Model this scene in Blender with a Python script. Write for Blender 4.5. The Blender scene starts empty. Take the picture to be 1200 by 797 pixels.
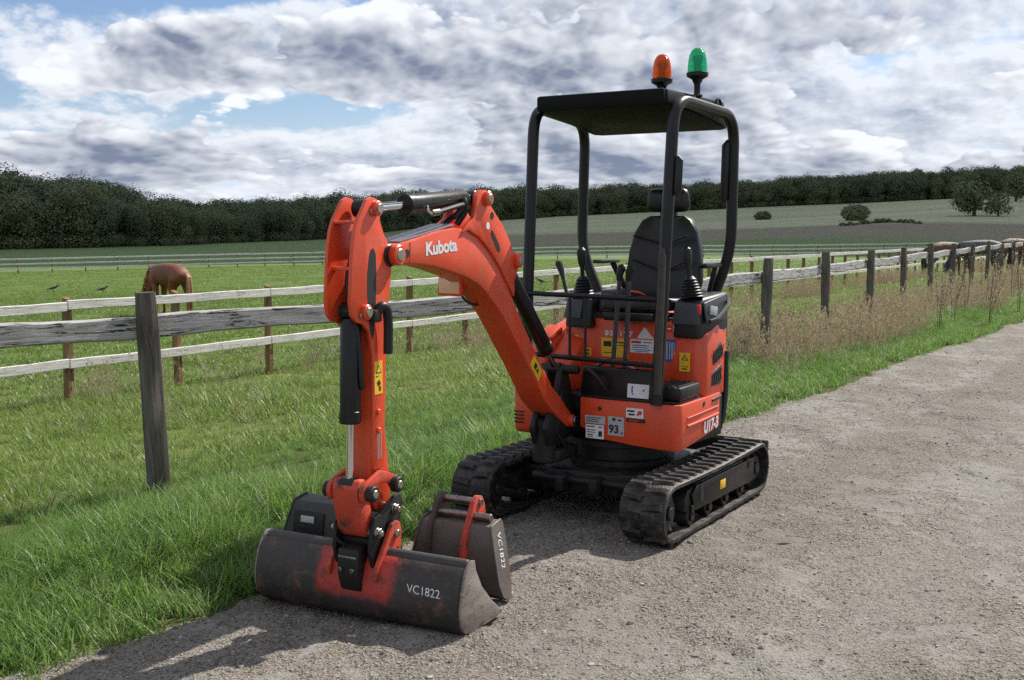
import bpy, bmesh, math, random
import numpy as np
from mathutils import Matrix, Vector, noise as mnoise
from math import sin, cos, radians, pi, atan2, sqrt

random.seed(7)
rng = np.random.default_rng(11)
SC = bpy.context.scene
COL = SC.collection

# ------------------------------------------------------------------ camera
cam_data = bpy.data.cameras.new('camera')
cam = bpy.data.objects.new('camera', cam_data)
COL.objects.link(cam)
cam_data.sensor_width = 36.0
cam_data.lens = 39.0
cam_data.clip_start = 0.05
cam_data.clip_end = 8000
CAM_H = 1.56
PITCH = math.atan(132.5 / 1300.0)
cam.location = (0, 0, CAM_H)
cam.rotation_euler = (pi / 2 - PITCH, 0, 0)
SC.camera = cam

# ------------------------------------------------------------------ light and exposure
SUN_EL = radians(45)
SUN_AZ = atan2(0.72, 0.69)          # clockwise from +Y
sun_dir = Vector((sin(SUN_AZ) * cos(SUN_EL), cos(SUN_AZ) * cos(SUN_EL), sin(SUN_EL)))
sd = bpy.data.lights.new('sun', 'SUN')
sd.energy = 5.0
sd.angle = radians(0.55)
sd.color = (1.0, 0.95, 0.87)
so = bpy.data.objects.new('sun', sd)
COL.objects.link(so)
so.rotation_euler = sun_dir.to_track_quat('Z', 'Y').to_euler()
SC.view_settings.view_transform = 'Standard'
SC.view_settings.look = 'None'
SC.view_settings.exposure = 0.46
SC.view_settings.gamma = 1.0
SC.view_settings.use_curve_mapping = False
SC.cycles.max_bounces = 5
SC.cycles.diffuse_bounces = 3
SC.cycles.glossy_bounces = 3
SC.cycles.transmission_bounces = 5
SC.cycles.transparent_max_bounces = 4
SC.cycles.use_adaptive_sampling = True
SC.cycles.adaptive_threshold = 0.018
SC.cycles.use_denoising = False

# ------------------------------------------------------------------ node helpers
class NT:
    def __init__(self, tree):
        self.t = tree
    def n(self, kind, **kw):
        nd = self.t.nodes.new(kind)
        for a, b in kw.items():
            setattr(nd, a, b)
        return nd
    def link(self, a, b):
        self.t.links.new(a, b)
    def put(self, sock, val):
        if hasattr(val, 'is_linked') or isinstance(val, bpy.types.NodeSocket):
            self.link(val, sock)
        else:
            sock.default_value = val
    def math(self, op, a, b=0.0, c=None, clamp=False):
        nd = self.n('ShaderNodeMath', operation=op, use_clamp=clamp)
        self.put(nd.inputs[0], a); self.put(nd.inputs[1], b)
        if c is not None: self.put(nd.inputs[2], c)
        return nd.outputs[0]
    def vmath(self, op, a, b=(0, 0, 0), scale=None):
        nd = self.n('ShaderNodeVectorMath', operation=op)
        self.put(nd.inputs[0], a)
        if op == 'SCALE': nd.inputs['Scale'].default_value = scale
        else: self.put(nd.inputs[1], b)
        return nd.outputs['Value'] if op in ('DOT_PRODUCT', 'LENGTH', 'DISTANCE') else nd.outputs[0]
    def noise(self, vec, scale, detail=4.0, rough=0.55, dist=0.0, out=0):
        nd = self.n('ShaderNodeTexNoise')
        if vec is not None: self.link(vec, nd.inputs['Vector'])
        nd.inputs['Scale'].default_value = scale
        nd.inputs['Detail'].default_value = detail
        nd.inputs['Roughness'].default_value = rough
        nd.inputs['Distortion'].default_value = dist
        return nd.outputs[out]
    def voronoi(self, vec, scale, feature='F1', out='Distance', rnd=1.0):
        nd = self.n('ShaderNodeTexVoronoi', feature=feature)
        self.link(vec, nd.inputs['Vector'])
        nd.inputs['Scale'].default_value = scale
        nd.inputs['Randomness'].default_value = rnd
        return nd.outputs[out]
    def ramp(self, fac, lo, hi, smooth=True):
        nd = self.n('ShaderNodeMapRange', interpolation_type='SMOOTHSTEP' if smooth else 'LINEAR')
        self.put(nd.inputs[0], fac)
        nd.inputs[1].default_value = lo; nd.inputs[2].default_value = hi
        nd.inputs[3].default_value = 0.0; nd.inputs[4].default_value = 1.0
        return nd.outputs[0]
    def mix(self, fac, a, b, mode='MIX'):
        nd = self.n('ShaderNodeMix', data_type='RGBA', blend_type=mode)
        self.put(nd.inputs[0], fac)
        for s, val in ((nd.inputs[6], a), (nd.inputs[7], b)):
            if isinstance(val, tuple): s.default_value = (*val, 1.0) if len(val) == 3 else val
            else: self.link(val, s)
        return nd.outputs[2]
    def mapping(self, vec, scale=(1, 1, 1), loc=(0, 0, 0), rot=(0, 0, 0)):
        nd = self.n('ShaderNodeMapping')
        self.link(vec, nd.inputs[0])
        nd.inputs['Scale'].default_value = scale
        nd.inputs['Location'].default_value = loc
        nd.inputs['Rotation'].default_value = rot
        return nd.outputs[0]
    def sep(self, vec):
        nd = self.n('ShaderNodeSeparateXYZ'); self.link(vec, nd.inputs[0]); return nd.outputs
    def comb(self, x, y, z):
        nd = self.n('ShaderNodeCombineXYZ')
        for s, val in zip(nd.inputs, (x, y, z)): self.put(s, val)
        return nd.outputs[0]
    def bump(self, height, strength, dist):
        nd = self.n('ShaderNodeBump')
        self.link(height, nd.inputs['Height'])
        nd.inputs['Strength'].default_value = strength
        nd.inputs['Distance'].default_value = dist
        return nd.outputs[0]

def new_mat(name):
    m = bpy.data.materials.new(name)
    m.use_nodes = True
    nt = NT(m.node_tree)
    b = m.node_tree.nodes['Principled BSDF']
    return m, nt, b

def tex(nt, kind='Object'):
    return nt.n('ShaderNodeTexCoord').outputs[kind]

# ------------------------------------------------------------------ sky
world = bpy.data.worlds.new('World')
SC.world = world
world.use_nodes = True
world.cycles.sampling_method = 'MANUAL'
world.cycles.sample_map_resolution = 512
wt = NT(world.node_tree)
for nd in list(world.node_tree.nodes): world.node_tree.nodes.remove(nd)
sky = wt.n('ShaderNodeTexSky', sky_type='NISHITA')
sky.sun_disc = False
sky.sun_elevation = SUN_EL
sky.sun_rotation = SUN_AZ
sky.air_density = 1.0; sky.dust_density = 0.6; sky.ozone_density = 1.6
wdir = wt.n('ShaderNodeTexCoord').outputs['Generated']
wx, wy, wz = wt.sep(wdir)
zc = wt.math('MAXIMUM', wz, 0.0)
ZK = 0.40
# cloud field: bands get thinner towards the horizon (log of elevation)
zl = wt.math('MULTIPLY', wt.math('LOGARITHM', wt.math('ADD', zc, 0.075), math.e), ZK)
hl = wt.math('SQRT', wt.math('ADD', wt.math('MULTIPLY', wx, wx), wt.math('MULTIPLY', wy, wy)))
hx = wt.math('DIVIDE', wx, wt.math('MAXIMUM', hl, 0.05))
hy = wt.math('DIVIDE', wy, wt.math('MAXIMUM', hl, 0.05))
q0 = wt.comb(hx, hy, zl)
WARP = wt.vmath('SCALE', wt.vmath('SUBTRACT', wt.noise(q0, 11.0, 3.0, 0.5, out=1), (0.5, 0.5, 0.5)), scale=0.035)
qw = wt.vmath('ADD', q0, WARP)
# named cloud masses: (azimuth x, elevation z, half width, half height, amount)
CLOUD_MASSES = [(-0.20, 0.140, 0.27, 0.030, 0.17), (0.10, 0.185, 0.25, 0.045, 0.13), (0.30, 0.11, 0.26, 0.07, 0.13),
                (-0.205, 0.098, 0.085, 0.014, -0.17), (-0.43, 0.122, 0.035, 0.022, -0.22), (-0.33, 0.197, 0.17, 0.018, -0.28),
                (-0.33, 0.062, 0.14, 0.02, 0.09), (0.0, 0.045, 0.9, 0.022, 0.12), (0.05, 0.075, 0.10, 0.03, 0.10)]
mass = None
for (ax, ez, sx, sz, amt) in CLOUD_MASSES:
    px = wt.math('DIVIDE', wt.math('SUBTRACT', hx, ax), sx)
    pz = wt.math('DIVIDE', wt.math('SUBTRACT', zc, ez), sz)
    r2 = wt.math('ADD', wt.math('MULTIPLY', px, px), wt.math('MULTIPLY', pz, pz))
    g = wt.math('MULTIPLY', wt.math('POWER', math.e, wt.math('MULTIPLY', r2, -1.0)), amt)
    mass = g if mass is None else wt.math('ADD', mass, g)
mass = wt.math('MULTIPLY', mass, wt.ramp(hy, -0.1, 0.2))
SEED = 21.7
def puffs(q, scale, detail):
    nd = wt.n('ShaderNodeTexVoronoi', feature='F1')
    wt.link(q, nd.inputs['Vector'])
    nd.inputs['Scale'].default_value = scale; nd.inputs['Detail'].default_value = detail
    nd.inputs['Roughness'].default_value = 0.55; nd.inputs['Lacunarity'].default_value = 2.1
    return nd.outputs['Distance']
def cloud_field(dx, dz, det):
    q = wt.vmath('ADD', qw, (SEED + dx, 1.4, 2.2 + dz))
    big = wt.noise(q, 4.6, 2.0, 0.5)
    fine = wt.noise(q, 11.0, 4.0, 0.55)
    d = wt.math('ADD', wt.math('MULTIPLY', big, 0.62), wt.math('MULTIPLY', fine, 0.40))
    pf = puffs(q, 11.0, det) if det else 0.42
    d = wt.math('ADD', d, wt.math('MULTIPLY', wt.math('SUBTRACT', 0.42, pf), 0.23))
    return wt.math('ADD', d, mass)
d0 = cloud_field(0, 0, 3.0)
du = cloud_field(0.008, 0.010, 3.0)
d2 = cloud_field(0.0, 0.060, 0.0)
cover = wt.ramp(d0, 0.425, 0.46)
dark = wt.math('ADD', wt.math('MULTIPLY', wt.ramp(d2, 0.44, 0.70), 0.72), wt.math('MULTIPLY', wt.ramp(d0, 0.46, 0.74), 0.42))
dark = wt.math('ADD', dark, wt.math('MULTIPLY', wt.ramp(wz, 0.22, 0.65), 0.45))      # grey cloud bases overhead, added to weaken skylight and deepen shadows
relief = wt.math('MULTIPLY', wt.math('SUBTRACT', d0, du), 5.0)
dark = wt.math('MULTIPLY', wt.math('SUBTRACT', dark, relief), 0.84, clamp=True)
cl_col = wt.mix(dark, (7.0, 7.2, 7.6), (1.6, 1.95, 2.75))
blue = wt.mix(1.0, sky.outputs[0], (0.66, 0.72, 0.84), 'MULTIPLY')
blue = wt.mix(wt.ramp(wz, 0.12, 0.02), blue, (4.4, 5.3, 6.7))
# thinner, farther sheet of cloud between the heaps
qb = wt.vmath('ADD', q0, (SEED * 1.7, 5.1, 0.3))
b0 = wt.math('ADD', wt.noise(qb, 9.0, 7.0, 0.6), wt.math('MULTIPLY', mass, 0.8))
b1 = wt.noise(wt.vmath('ADD', qb, (0.006, 0, 0.012)), 9.0, 7.0, 0.6)
bcov = wt.ramp(b0, 0.40, 0.54)
bdark = wt.math('ADD', wt.math('MULTIPLY', wt.ramp(b0, 0.48, 0.72), 0.62), wt.math('MULTIPLY', wt.math('SUBTRACT', b1, wt.math('SUBTRACT', b0, wt.math('MULTIPLY', mass, 0.8))), 5.0), clamp=True)
back = wt.mix(wt.math('MULTIPLY', bcov, 0.92), blue, wt.mix(bdark, (6.6, 6.85, 7.3), (2.7, 3.1, 4.0)))
col = wt.mix(cover, back, cl_col)
hz = wt.ramp(wz, 0.06, 0.0)
col = wt.mix(wt.math('MULTIPLY', hz, 0.25), col, (6.2, 6.6, 7.2))
below = wt.ramp(wz, 0.0, -0.02)
col = wt.mix(below, col, (1.2, 1.3, 1.0))
bg = wt.n('ShaderNodeBackground')
bg.inputs['Strength'].default_value = 0.10
wt.link(col, bg.inputs['Color'])
wo = wt.n('ShaderNodeOutputWorld')
wt.link(bg.outputs[0], wo.inputs['Surface'])

# ------------------------------------------------------------------ mesh helpers
def bevelled(verts, faces, width, seg=2, ang=30):
    bm = bmesh.new()
    vs = [bm.verts.new(p) for p in verts]
    for f in faces:
        try: bm.faces.new([vs[i] for i in f])
        except ValueError: pass
    bmesh.ops.recalc_face_normals(bm, faces=bm.faces)
    es = [e for e in bm.edges if len(e.link_faces) == 2 and e.calc_face_angle(0) > radians(ang)]
    bmesh.ops.bevel(bm, geom=es, offset=width, segments=seg, affect='EDGES', profile=0.5, clamp_overlap=True)
    bm.verts.index_update()
    V = [tuple(v.co) for v in bm.verts]
    Fs = [[v.index for v in f.verts] for f in bm.faces]
    bm.free()
    return V, Fs

def fillet(path, radii, seg=6):
    P = [Vector(p) for p in path]
    out = [P[0]]
    if not isinstance(radii, (list, tuple)): radii = [radii] * (len(P) - 2)
    for i in range(1, len(P) - 1):
        a, b, c = P[i - 1], P[i], P[i + 1]
        r = radii[i - 1]
        d1 = (a - b); d2 = (c - b)
        t = min(r, d1.length * .48, d2.length * .48)
        p1 = b + d1.normalized() * t; p2 = b + d2.normalized() * t
        for k in range(seg + 1):
            s = k / seg
            out.append(p1 * (1 - s) ** 2 + b * 2 * s * (1 - s) + p2 * s * s)
    out.append(P[-1])
    return out

class MB:
    def __init__(self):
        self.V = []; self.F = []
    def add(self, V, F):
        o = len(self.V)
        self.V += [tuple(v) for v in V]
        self.F += [[i + o for i in f] for f in F]
        return self
    def box(self, c, s, bev=0.0, rot=None, seg=2):
        x, y, z = (a / 2 for a in s)
        V = [(sx * x, sy * y, sz * z) for sx in (-1, 1) for sy in (-1, 1) for sz in (-1, 1)]
        F = [(0, 1, 3, 2), (4, 6, 7, 5), (0, 4, 5, 1), (2, 3, 7, 6), (0, 2, 6, 4), (1, 5, 7, 3)]
        if bev: V, F = bevelled(V, F, bev, seg)
        M = rot.to_4x4() if rot is not None else Matrix()
        V = [tuple(M @ Vector(v) + Vector(c)) for v in V]
        return self.add(V, F)
    def prism(self, pts, axis, a, b, bev=0.0, seg=2):
        n = len(pts)
        def P(p, t):
            if axis == 'y': return (p[0], t, p[1])
            if axis == 'z': return (p[0], p[1], t)
            return (t, p[0], p[1])
        V = [P(p, a) for p in pts] + [P(p, b) for p in pts]
        F = [list(range(n))[::-1], list(range(n, 2 * n))] + [(i, (i + 1) % n, n + (i + 1) % n, n + i) for i in range(n)]
        if bev: V, F = bevelled(V, F, bev, seg)
        return self.add(V, F)
    def taper(self, lo, hi, bev=0.0):
        """lo, hi: lists of 3d points, same count"""
        n = len(lo)
        V = list(lo) + list(hi)
        F = [list(range(n))[::-1], list(range(n, 2 * n))] + [(i, (i + 1) % n, n + (i + 1) % n, n + i) for i in range(n)]
        if bev: V, F = bevelled(V, F, bev, 2)
        return self.add(V, F)
    def tube(self, path, r, n=12, cap=True, flat=None):
        P = [Vector(p) for p in path]
        rs = r if isinstance(r, (list, tuple)) else [r] * len(P)
        T = []
        for i in range(len(P)):
            a = P[max(0, i - 1)]; b = P[min(len(P) - 1, i + 1)]
            T.append((b - a).normalized())
        up = Vector((0, 0, 1)) if abs(T[0].z) < .9 else Vector((1, 0, 0))
        nrm = T[0].cross(up).normalized()
        V = []; F = []
        for i, p in enumerate(P):
            nrm = (nrm - T[i] * nrm.dot(T[i])).normalized()
            bi = T[i].cross(nrm)
            for k in range(n):
                a = 2 * pi * k / n
                off = nrm * cos(a) * rs[i] + bi * sin(a) * rs[i] * (flat or 1)
                V.append(tuple(p + off))
        for i in range(len(P) - 1):
            for k in range(n):
                k2 = (k + 1) % n
                F.append((i * n + k, i * n + k2, (i + 1) * n + k2, (i + 1) * n + k))
        if cap:
            F.append(list(range(n))[::-1]); F.append(list(range((len(P) - 1) * n, len(P) * n)))
        return self.add(V, F)
    def cyl(self, p0, p1, r, n=24, bev=0.0, r2=None):
        p0 = Vector(p0); p1 = Vector(p1); d = p1 - p0; L = d.length; d.normalize()
        r2 = r if r2 is None else r2
        if bev:
            prof = [(r - bev, 0), (r, bev), (r2, L - bev), (r2 - bev, L)]
        else: prof = [(r, 0), (r2, L)]
        return self.lathe(prof, p0, d, n)
    def lathe(self, prof, o, axis=(0, 0, 1), n=24, cap=True):
        o = Vector(o); ax = Vector(axis).normalized()
        up = Vector((0, 0, 1)) if abs(ax.z) < .9 else Vector((1, 0, 0))
        e1 = ax.cross(up).normalized(); e2 = ax.cross(e1)
        V = []; F = []
        for (r, h) in prof:
            for k in range(n):
                a = 2 * pi * k / n
                V.append(tuple(o + ax * h + e1 * cos(a) * r + e2 * sin(a) * r))
        for i in range(len(prof) - 1):
            for k in range(n):
                k2 = (k + 1) % n
                F.append((i * n + k, i * n + k2, (i + 1) * n + k2, (i + 1) * n + k))
        if cap:
            F.append(list(range(n))[::-1]); F.append(list(range((len(prof) - 1) * n, len(prof) * n)))
        return self.add(V, F)
    def xf(self, M):
        self.V = [tuple(M @ Vector(v)) for v in self.V]
        return self
    def mesh(self, name, mat, smooth=35):
        me = bpy.data.meshes.new(name)
        me.from_pydata(self.V, [], self.F)
        bm = bmesh.new(); bm.from_mesh(me)
        bmesh.ops.recalc_face_normals(bm, faces=bm.faces)
        bm.to_mesh(me); bm.free()
        if smooth:
            me.polygons.foreach_set('use_smooth', [True] * len(me.polygons))
            me.set_sharp_from_angle(angle=radians(smooth))
        if mat: me.materials.append(mat)
        me.update()
        return me
    def build(self, name, mat, parent=None, smooth=35):
        o = bpy.data.objects.new(name, self.mesh(name, mat, smooth))
        COL.objects.link(o)
        if parent: o.parent = parent
        return o

def obj(name, me, parent=None, M=None):
    o = bpy.data.objects.new(name, me)
    COL.objects.link(o)
    if parent: o.parent = parent
    if M is not None: o.matrix_local = M
    return o
def empty(name, loc=(0, 0, 0), rz=0.0):
    o = bpy.data.objects.new(name, None)
    COL.objects.link(o)
    o.location = loc; o.rotation_euler = (0, 0, rz)
    o.empty_display_size = 0.2
    return o
def tag(o, label=None, cat=None, group=None, kind=None):
    if label: o['label'] = label
    if cat: o['category'] = cat
    if group: o['group'] = group
    if kind: o['kind'] = kind
    return o
def text(body, size, M, mat, parent, name='lettering', ext=0.0006, bold=0.0, shear=0.0, sx=1.0, space=1.0):
    cu = bpy.data.curves.new(name, 'FONT')
    cu.body = body; cu.size = size; cu.extrude = ext; cu.offset = bold
    cu.shear = shear; cu.align_x = 'CENTER'; cu.align_y = 'CENTER'; cu.space_character = space
    cu.materials.append(mat)
    cu.resolution_u = 4
    tmp = bpy.data.objects.new(name, cu)
    COL.objects.link(tmp)
    me = bpy.data.meshes.new_from_object(tmp.evaluated_get(bpy.context.evaluated_depsgraph_get()))
    bpy.data.objects.remove(tmp, do_unlink=True)
    me.name = name
    me.materials.clear(); me.materials.append(mat)
    o = bpy.data.objects.new(name, me)
    COL.objects.link(o)
    o.parent = parent
    o.matrix_local = M @ Matrix.Diagonal((sx, 1, 1, 1))
    return o
def frame(o, xa, ya):
    xa = Vector(xa).normalized(); ya = Vector(ya); ya = (ya - xa * ya.dot(xa)).normalized(); za = xa.cross(ya)
    M = Matrix((xa, ya, za)).transposed().to_4x4(); M.translation = Vector(o)
    return M

def fbm(P, scale, octaves=4, seed=0.0):
    """numpy value noise, P (N,2)"""
    out = np.zeros(len(P)); amp = 1.0; tot = 0
    for o in range(octaves):
        q = P * scale * 2 ** o + seed * 17.31 + o * 5.7
        i = np.floor(q).astype(np.int64); f = q - i
        f = f * f * (3 - 2 * f)
        def h(ix, iy):
            n = (ix * 374761393 + iy * 668265263 + int(seed * 1000) * 1274126177 + o * 7919) & 0x7fffffff
            n = ((n ^ (n >> 13)) * 1274126177) & 0x7fffffff
            return ((n ^ (n >> 16)) & 0xffff) / 65535.0
        a = h(i[:, 0], i[:, 1]); b = h(i[:, 0] + 1, i[:, 1]); c = h(i[:, 0], i[:, 1] + 1); d = h(i[:, 0] + 1, i[:, 1] + 1)
        out += amp * ((a * (1 - f[:, 0]) + b * f[:, 0]) * (1 - f[:, 1]) + (c * (1 - f[:, 0]) + d * f[:, 0]) * f[:, 1])
        tot += amp; amp *= 0.5
    return out / tot

# ------------------------------------------------------------------ materials
MATS = {}
def pbr(name, c1, c2=None, scale=8.0, rough=0.5, rvar=0.1, metal=0.0, bump=0.0, bscale=60.0, coat=0.0,
        dirt=None, dscale=5.0, dlo=0.55, dhi=0.75, damt=0.8, stretch=(1, 1, 1), spec=0.5, detail=5.0, chips=None):
    m, nt, b = new_mat(name)
    co = nt.mapping(tex(nt), stretch)
    nz = nt.noise(co, scale, detail, 0.6)
    f = nt.ramp(nz, 0.3, 0.7)
    c = nt.mix(f, c1, c2 if c2 else tuple(x * 0.8 for x in c1))
    r = nt.math('ADD', nt.math('MULTIPLY', nt.noise(co, scale * 2.3, 5.0, 0.6), rvar * 2), rough - rvar)
    if dirt:
        dn = nt.ramp(nt.noise(co, dscale, 8.0, 0.68, 0.3), dlo, dhi)
        dn = nt.math('MULTIPLY', dn, damt)
        c = nt.mix(dn, c, dirt)
        r = nt.math('ADD', r, nt.math('MULTIPLY', dn, 0.35), clamp=True)
    if chips:
        ch = nt.math('MULTIPLY', nt.ramp(nt.noise(co, 34.0, 4.0, 0.7), .66, .70), nt.ramp(nt.noise(co, 4.0, 3.0, 0.6), .42, .62))
        scr = nt.math('MULTIPLY', nt.ramp(nt.noise(nt.mapping(co, (60, 60, 4), rot=(.5, .3, 0)), 2.0, 3.0, .6), .70, .74), nt.ramp(nt.noise(co, 3.0, 3.0, .6), .5, .65))
        c = nt.mix(nt.math('MULTIPLY', nt.math('ADD', ch, scr, clamp=True), .75), c, chips)
    nt.link(c, b.inputs['Base Color'])
    nt.link(r, b.inputs['Roughness'])
    b.inputs['Metallic'].default_value = metal
    b.inputs['Coat Weight'].default_value = coat
    b.inputs['Coat Roughness'].default_value = 0.12
    b.inputs['Specular IOR Level'].default_value = spec
    if bump:
        h = nt.noise(co, bscale, 5.0, 0.6)
        nt.link(nt.bump(h, bump, 0.01), b.inputs['Normal'])
    MATS[name] = m
    return m

ORANGE = pbr('orange_paint', (0.69, 0.068, 0.016), (0.61, 0.056, 0.014), 3.0, 0.42, 0.1, coat=0.15, bump=0.05, bscale=35,
             dirt=(0.30, 0.14, 0.085), dscale=6.5, dlo=0.48, dhi=0.80, damt=0.5, chips=(0.13, 0.09, 0.07))
ORANGE_WORN = pbr('worn_orange_paint', (0.55, 0.06, 0.025), (0.46, 0.045, 0.02), 9.0, 0.55, 0.1, bump=0.25, bscale=40,
             dirt=(0.06, 0.035, 0.022), dscale=14.0, dlo=0.48, dhi=0.66, damt=0.9)
BLACK = pbr('black_paint', (0.006, 0.006, 0.007), (0.009, 0.009, 0.009), 6.0, 0.36, 0.08, bump=0.06, bscale=90,
            dirt=(0.05, 0.042, 0.034), dscale=7.0, dlo=0.6, dhi=0.9, damt=0.25, spec=0.35)
BLACK_DUSTY = pbr('dusty_black_steel', (0.008, 0.008, 0.008), (0.014, 0.013, 0.012), 10.0, 0.5, 0.12, bump=0.3, bscale=70,
            dirt=(0.08, 0.065, 0.05), dscale=13.0, dlo=0.52, dhi=0.78, damt=0.45, spec=0.35)
PLASTIC = pbr('black_plastic', (0.008, 0.008, 0.009), (0.011, 0.011, 0.012), 12.0, 0.45, 0.06, bump=0.1, bscale=300, spec=0.4)
GREY_PLASTIC = pbr('grey_plastic', (0.042, 0.046, 0.056), (0.034, 0.038, 0.047), 12.0, 0.48, 0.06, bump=0.08, bscale=300,
            dirt=(0.16, 0.14, 0.12), dscale=9, dlo=0.55, dhi=0.85, damt=0.3)
ROOF_BLACK = pbr('matt_black_roof', (0.005, 0.005, 0.006), (0.007, 0.007, 0.008), 6.0, 0.6, 0.08, spec=0.12)
VINYL = pbr('black_vinyl', (0.007, 0.007, 0.008), (0.010, 0.010, 0.011), 7.0, 0.34, 0.07, bump=0.12, bscale=180,
            dirt=(0.04, 0.037, 0.035), dscale=6, dlo=0.55, dhi=0.9, damt=0.25, spec=0.4)
RUBBER = pbr('track_rubber', (0.011, 0.010, 0.010), (0.018, 0.016, 0.015), 14.0, 0.5, 0.12, bump=0.35, bscale=80,
            dirt=(0.12, 0.10, 0.08), dscale=12.0, dlo=0.45, dhi=0.72, damt=0.8, spec=0.4)
CHROME = pbr('chrome', (0.75, 0.76, 0.78), (0.7, 0.71, 0.73), 5.0, 0.1, 0.03, metal=1.0)
STEEL = pbr('worn_steel', (0.30, 0.28, 0.26), (0.20, 0.18, 0.16), 20.0, 0.38, 0.1, metal=1.0, bump=0.15, bscale=90,
            dirt=(0.10, 0.05, 0.03), dscale=18, dlo=0.55, dhi=0.75, damt=0.7)
ZINC = pbr('zinc_bolt', (0.42, 0.40, 0.34), (0.3, 0.28, 0.22), 30.0, 0.38, 0.1, metal=0.9)
RUSTY = pbr('rusty_bucket_steel', (0.075, 0.042, 0.030), (0.05, 0.032, 0.026), 6.0, 0.6, 0.12, bump=0.35, bscale=45,
            dirt=(0.15, 0.075, 0.04), dscale=7.0, dlo=0.52, dhi=0.75, damt=0.7)
SIDE_STEEL = pbr('sunlit_side_steel', (0.30, 0.26, 0.225), (0.19, 0.16, 0.14), 5.0, 0.5, 0.1, metal=0.15, bump=0.25, bscale=50,
            dirt=(0.10, 0.05, 0.03), dscale=9.0, dlo=0.5, dhi=0.7, damt=0.8, stretch=(1, 1, 2.5))  # sandy steel, base colour lifted to hold grazing sunlight on the side plates
NARROW_STEEL = pbr('brown_bucket_steel', (0.13, 0.108, 0.094), (0.085, 0.07, 0.062), 6.0, 0.55, 0.1, bump=0.3, bscale=50,
            dirt=(0.11, 0.05, 0.03), dscale=8.0, dlo=0.5, dhi=0.72, damt=0.8)
DARK_BUCKET = pbr('dark_bucket_steel', (0.034, 0.031, 0.031), (0.05, 0.043, 0.04), 8.0, 0.55, 0.1, bump=0.3, bscale=50,
            dirt=(0.12, 0.075, 0.05), dscale=8.0, dlo=0.55, dhi=0.8, damt=0.6)
WHITE = pbr('white_decal', (0.72, 0.73, 0.75), (0.66, 0.67, 0.69), 20, 0.45, 0.05)
CHALK = pbr('white_chalk', (0.8, 0.8, 0.8), (0.7, 0.7, 0.7), 40, 0.8, 0.05)
SILVER = pbr('silver_decal', (0.42, 0.43, 0.44), (0.36, 0.37, 0.38), 20, 0.4, 0.05)
YELLOW = pbr('yellow_decal', (0.80, 0.48, 0.02), (0.72, 0.42, 0.02), 20, 0.45, 0.05)
BLUE = pbr('blue_decal', (0.03, 0.09, 0.33), (0.025, 0.075, 0.28), 20, 0.45, 0.05)
RED = pbr('red_decal', (0.6, 0.03, 0.03), (0.5, 0.03, 0.03), 20, 0.45, 0.05)
INK = pbr('black_ink', (0.015, 0.015, 0.015), None, 20, 0.5, 0.05)
MESHGRILLE = pbr('dark_grille', (0.02, 0.02, 0.02), None, 20, 0.6, 0.05)
def glass_mat(name, col, rough=0.08):
    m, nt, b = new_mat(name)
    b.inputs['Base Color'].default_value = (*col, 1)
    b.inputs['Roughness'].default_value = rough
    b.inputs['Transmission Weight'].default_value = 0.6
    b.inputs['Subsurface Weight'].default_value = 0.0
    b.inputs['IOR'].default_value = 1.3
    h = nt.n('ShaderNodeTexWave', wave_type='BANDS', bands_direction='Z')
    nt.link(tex(nt), h.inputs[0]); h.inputs['Scale'].default_value = 60
    nt.link(nt.bump(h.outputs[1], 0.25, 0.004), b.inputs['Normal'])
    MATS[name] = m
    return m
AMBER = glass_mat('amber_lens', (1.0, 0.13, 0.01))
GREENL = glass_mat('green_lens', (0.03, 0.75, 0.33))
LAMP_GLASS, _nt, _b = new_mat('lamp_glass_tan_reflection')
_b.inputs['Base Color'].default_value = (0.75, 0.5, 0.3, 1); _b.inputs['Roughness'].default_value = 0.25  # tan reflection in the lamp glass put into the base colour

def wood_mat(name, c1, c2, crack, cscale=1.0, up=False, cut=0.39):
    m, nt, b = new_mat(name)
    co = tex(nt)
    info = nt.n('ShaderNodeObjectInfo').outputs['Random']
    off = nt.comb(nt.math('MULTIPLY', info, 40.0), nt.math('MULTIPLY', info, 23.0), 0.0)
    p = nt.vmath('ADD', co, off)
    g = nt.noise(nt.mapping(p, (22, 22, 1.6) if up else (1.6, 22, 22)), 2.0, 7.0, 0.62, 0.4)
    k = nt.noise(nt.mapping(p, (9, 9, .8) if up else (.8, 9, 11)), 3.6 * cscale, 7.0, 0.72, 1.2)
    blot = nt.noise(p, 3.0, 5.0, 0.6)
    c = nt.mix(nt.ramp(g, 0.32, 0.68), c1, c2)
    c = nt.mix(nt.math('MULTIPLY', nt.ramp(blot, 0.5, 0.75), 0.4), c, tuple(x * 0.55 for x in c2))
    ck = nt.ramp(k, cut + .02, cut - .03)
    c = nt.mix(ck, c, crack)
    nt.link(c, b.inputs['Base Color'])
    b.inputs['Roughness'].default_value = 0.85
    b.inputs['Specular IOR Level'].default_value = 0.2
    h = nt.math('SUBTRACT', nt.math('MULTIPLY', g, 0.5), ck)
    nt.link(nt.bump(h, 0.7, 0.012), b.inputs['Normal'])
    MATS[name] = m
    return m
WOOD_OLD = wood_mat('weathered_grey_timber', (0.48, 0.465, 0.45), (0.31, 0.30, 0.285), (0.035, 0.032, 0.03), cut=.43)
WOOD_POST = wood_mat('dark_weathered_post_timber', (0.15, 0.135, 0.115), (0.075, 0.066, 0.056), (0.02, 0.018, 0.016), up=True)
WOOD_RAIL = wood_mat('pale_bleached_rail_timber', (0.68, 0.66, 0.62), (0.53, 0.51, 0.47), (0.22, 0.19, 0.16))
WOOD_BROWN = wood_mat('brown_post_timber', (0.26, 0.17, 0.085), (0.15, 0.095, 0.05), (0.05, 0.035, 0.025), up=True)

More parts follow.
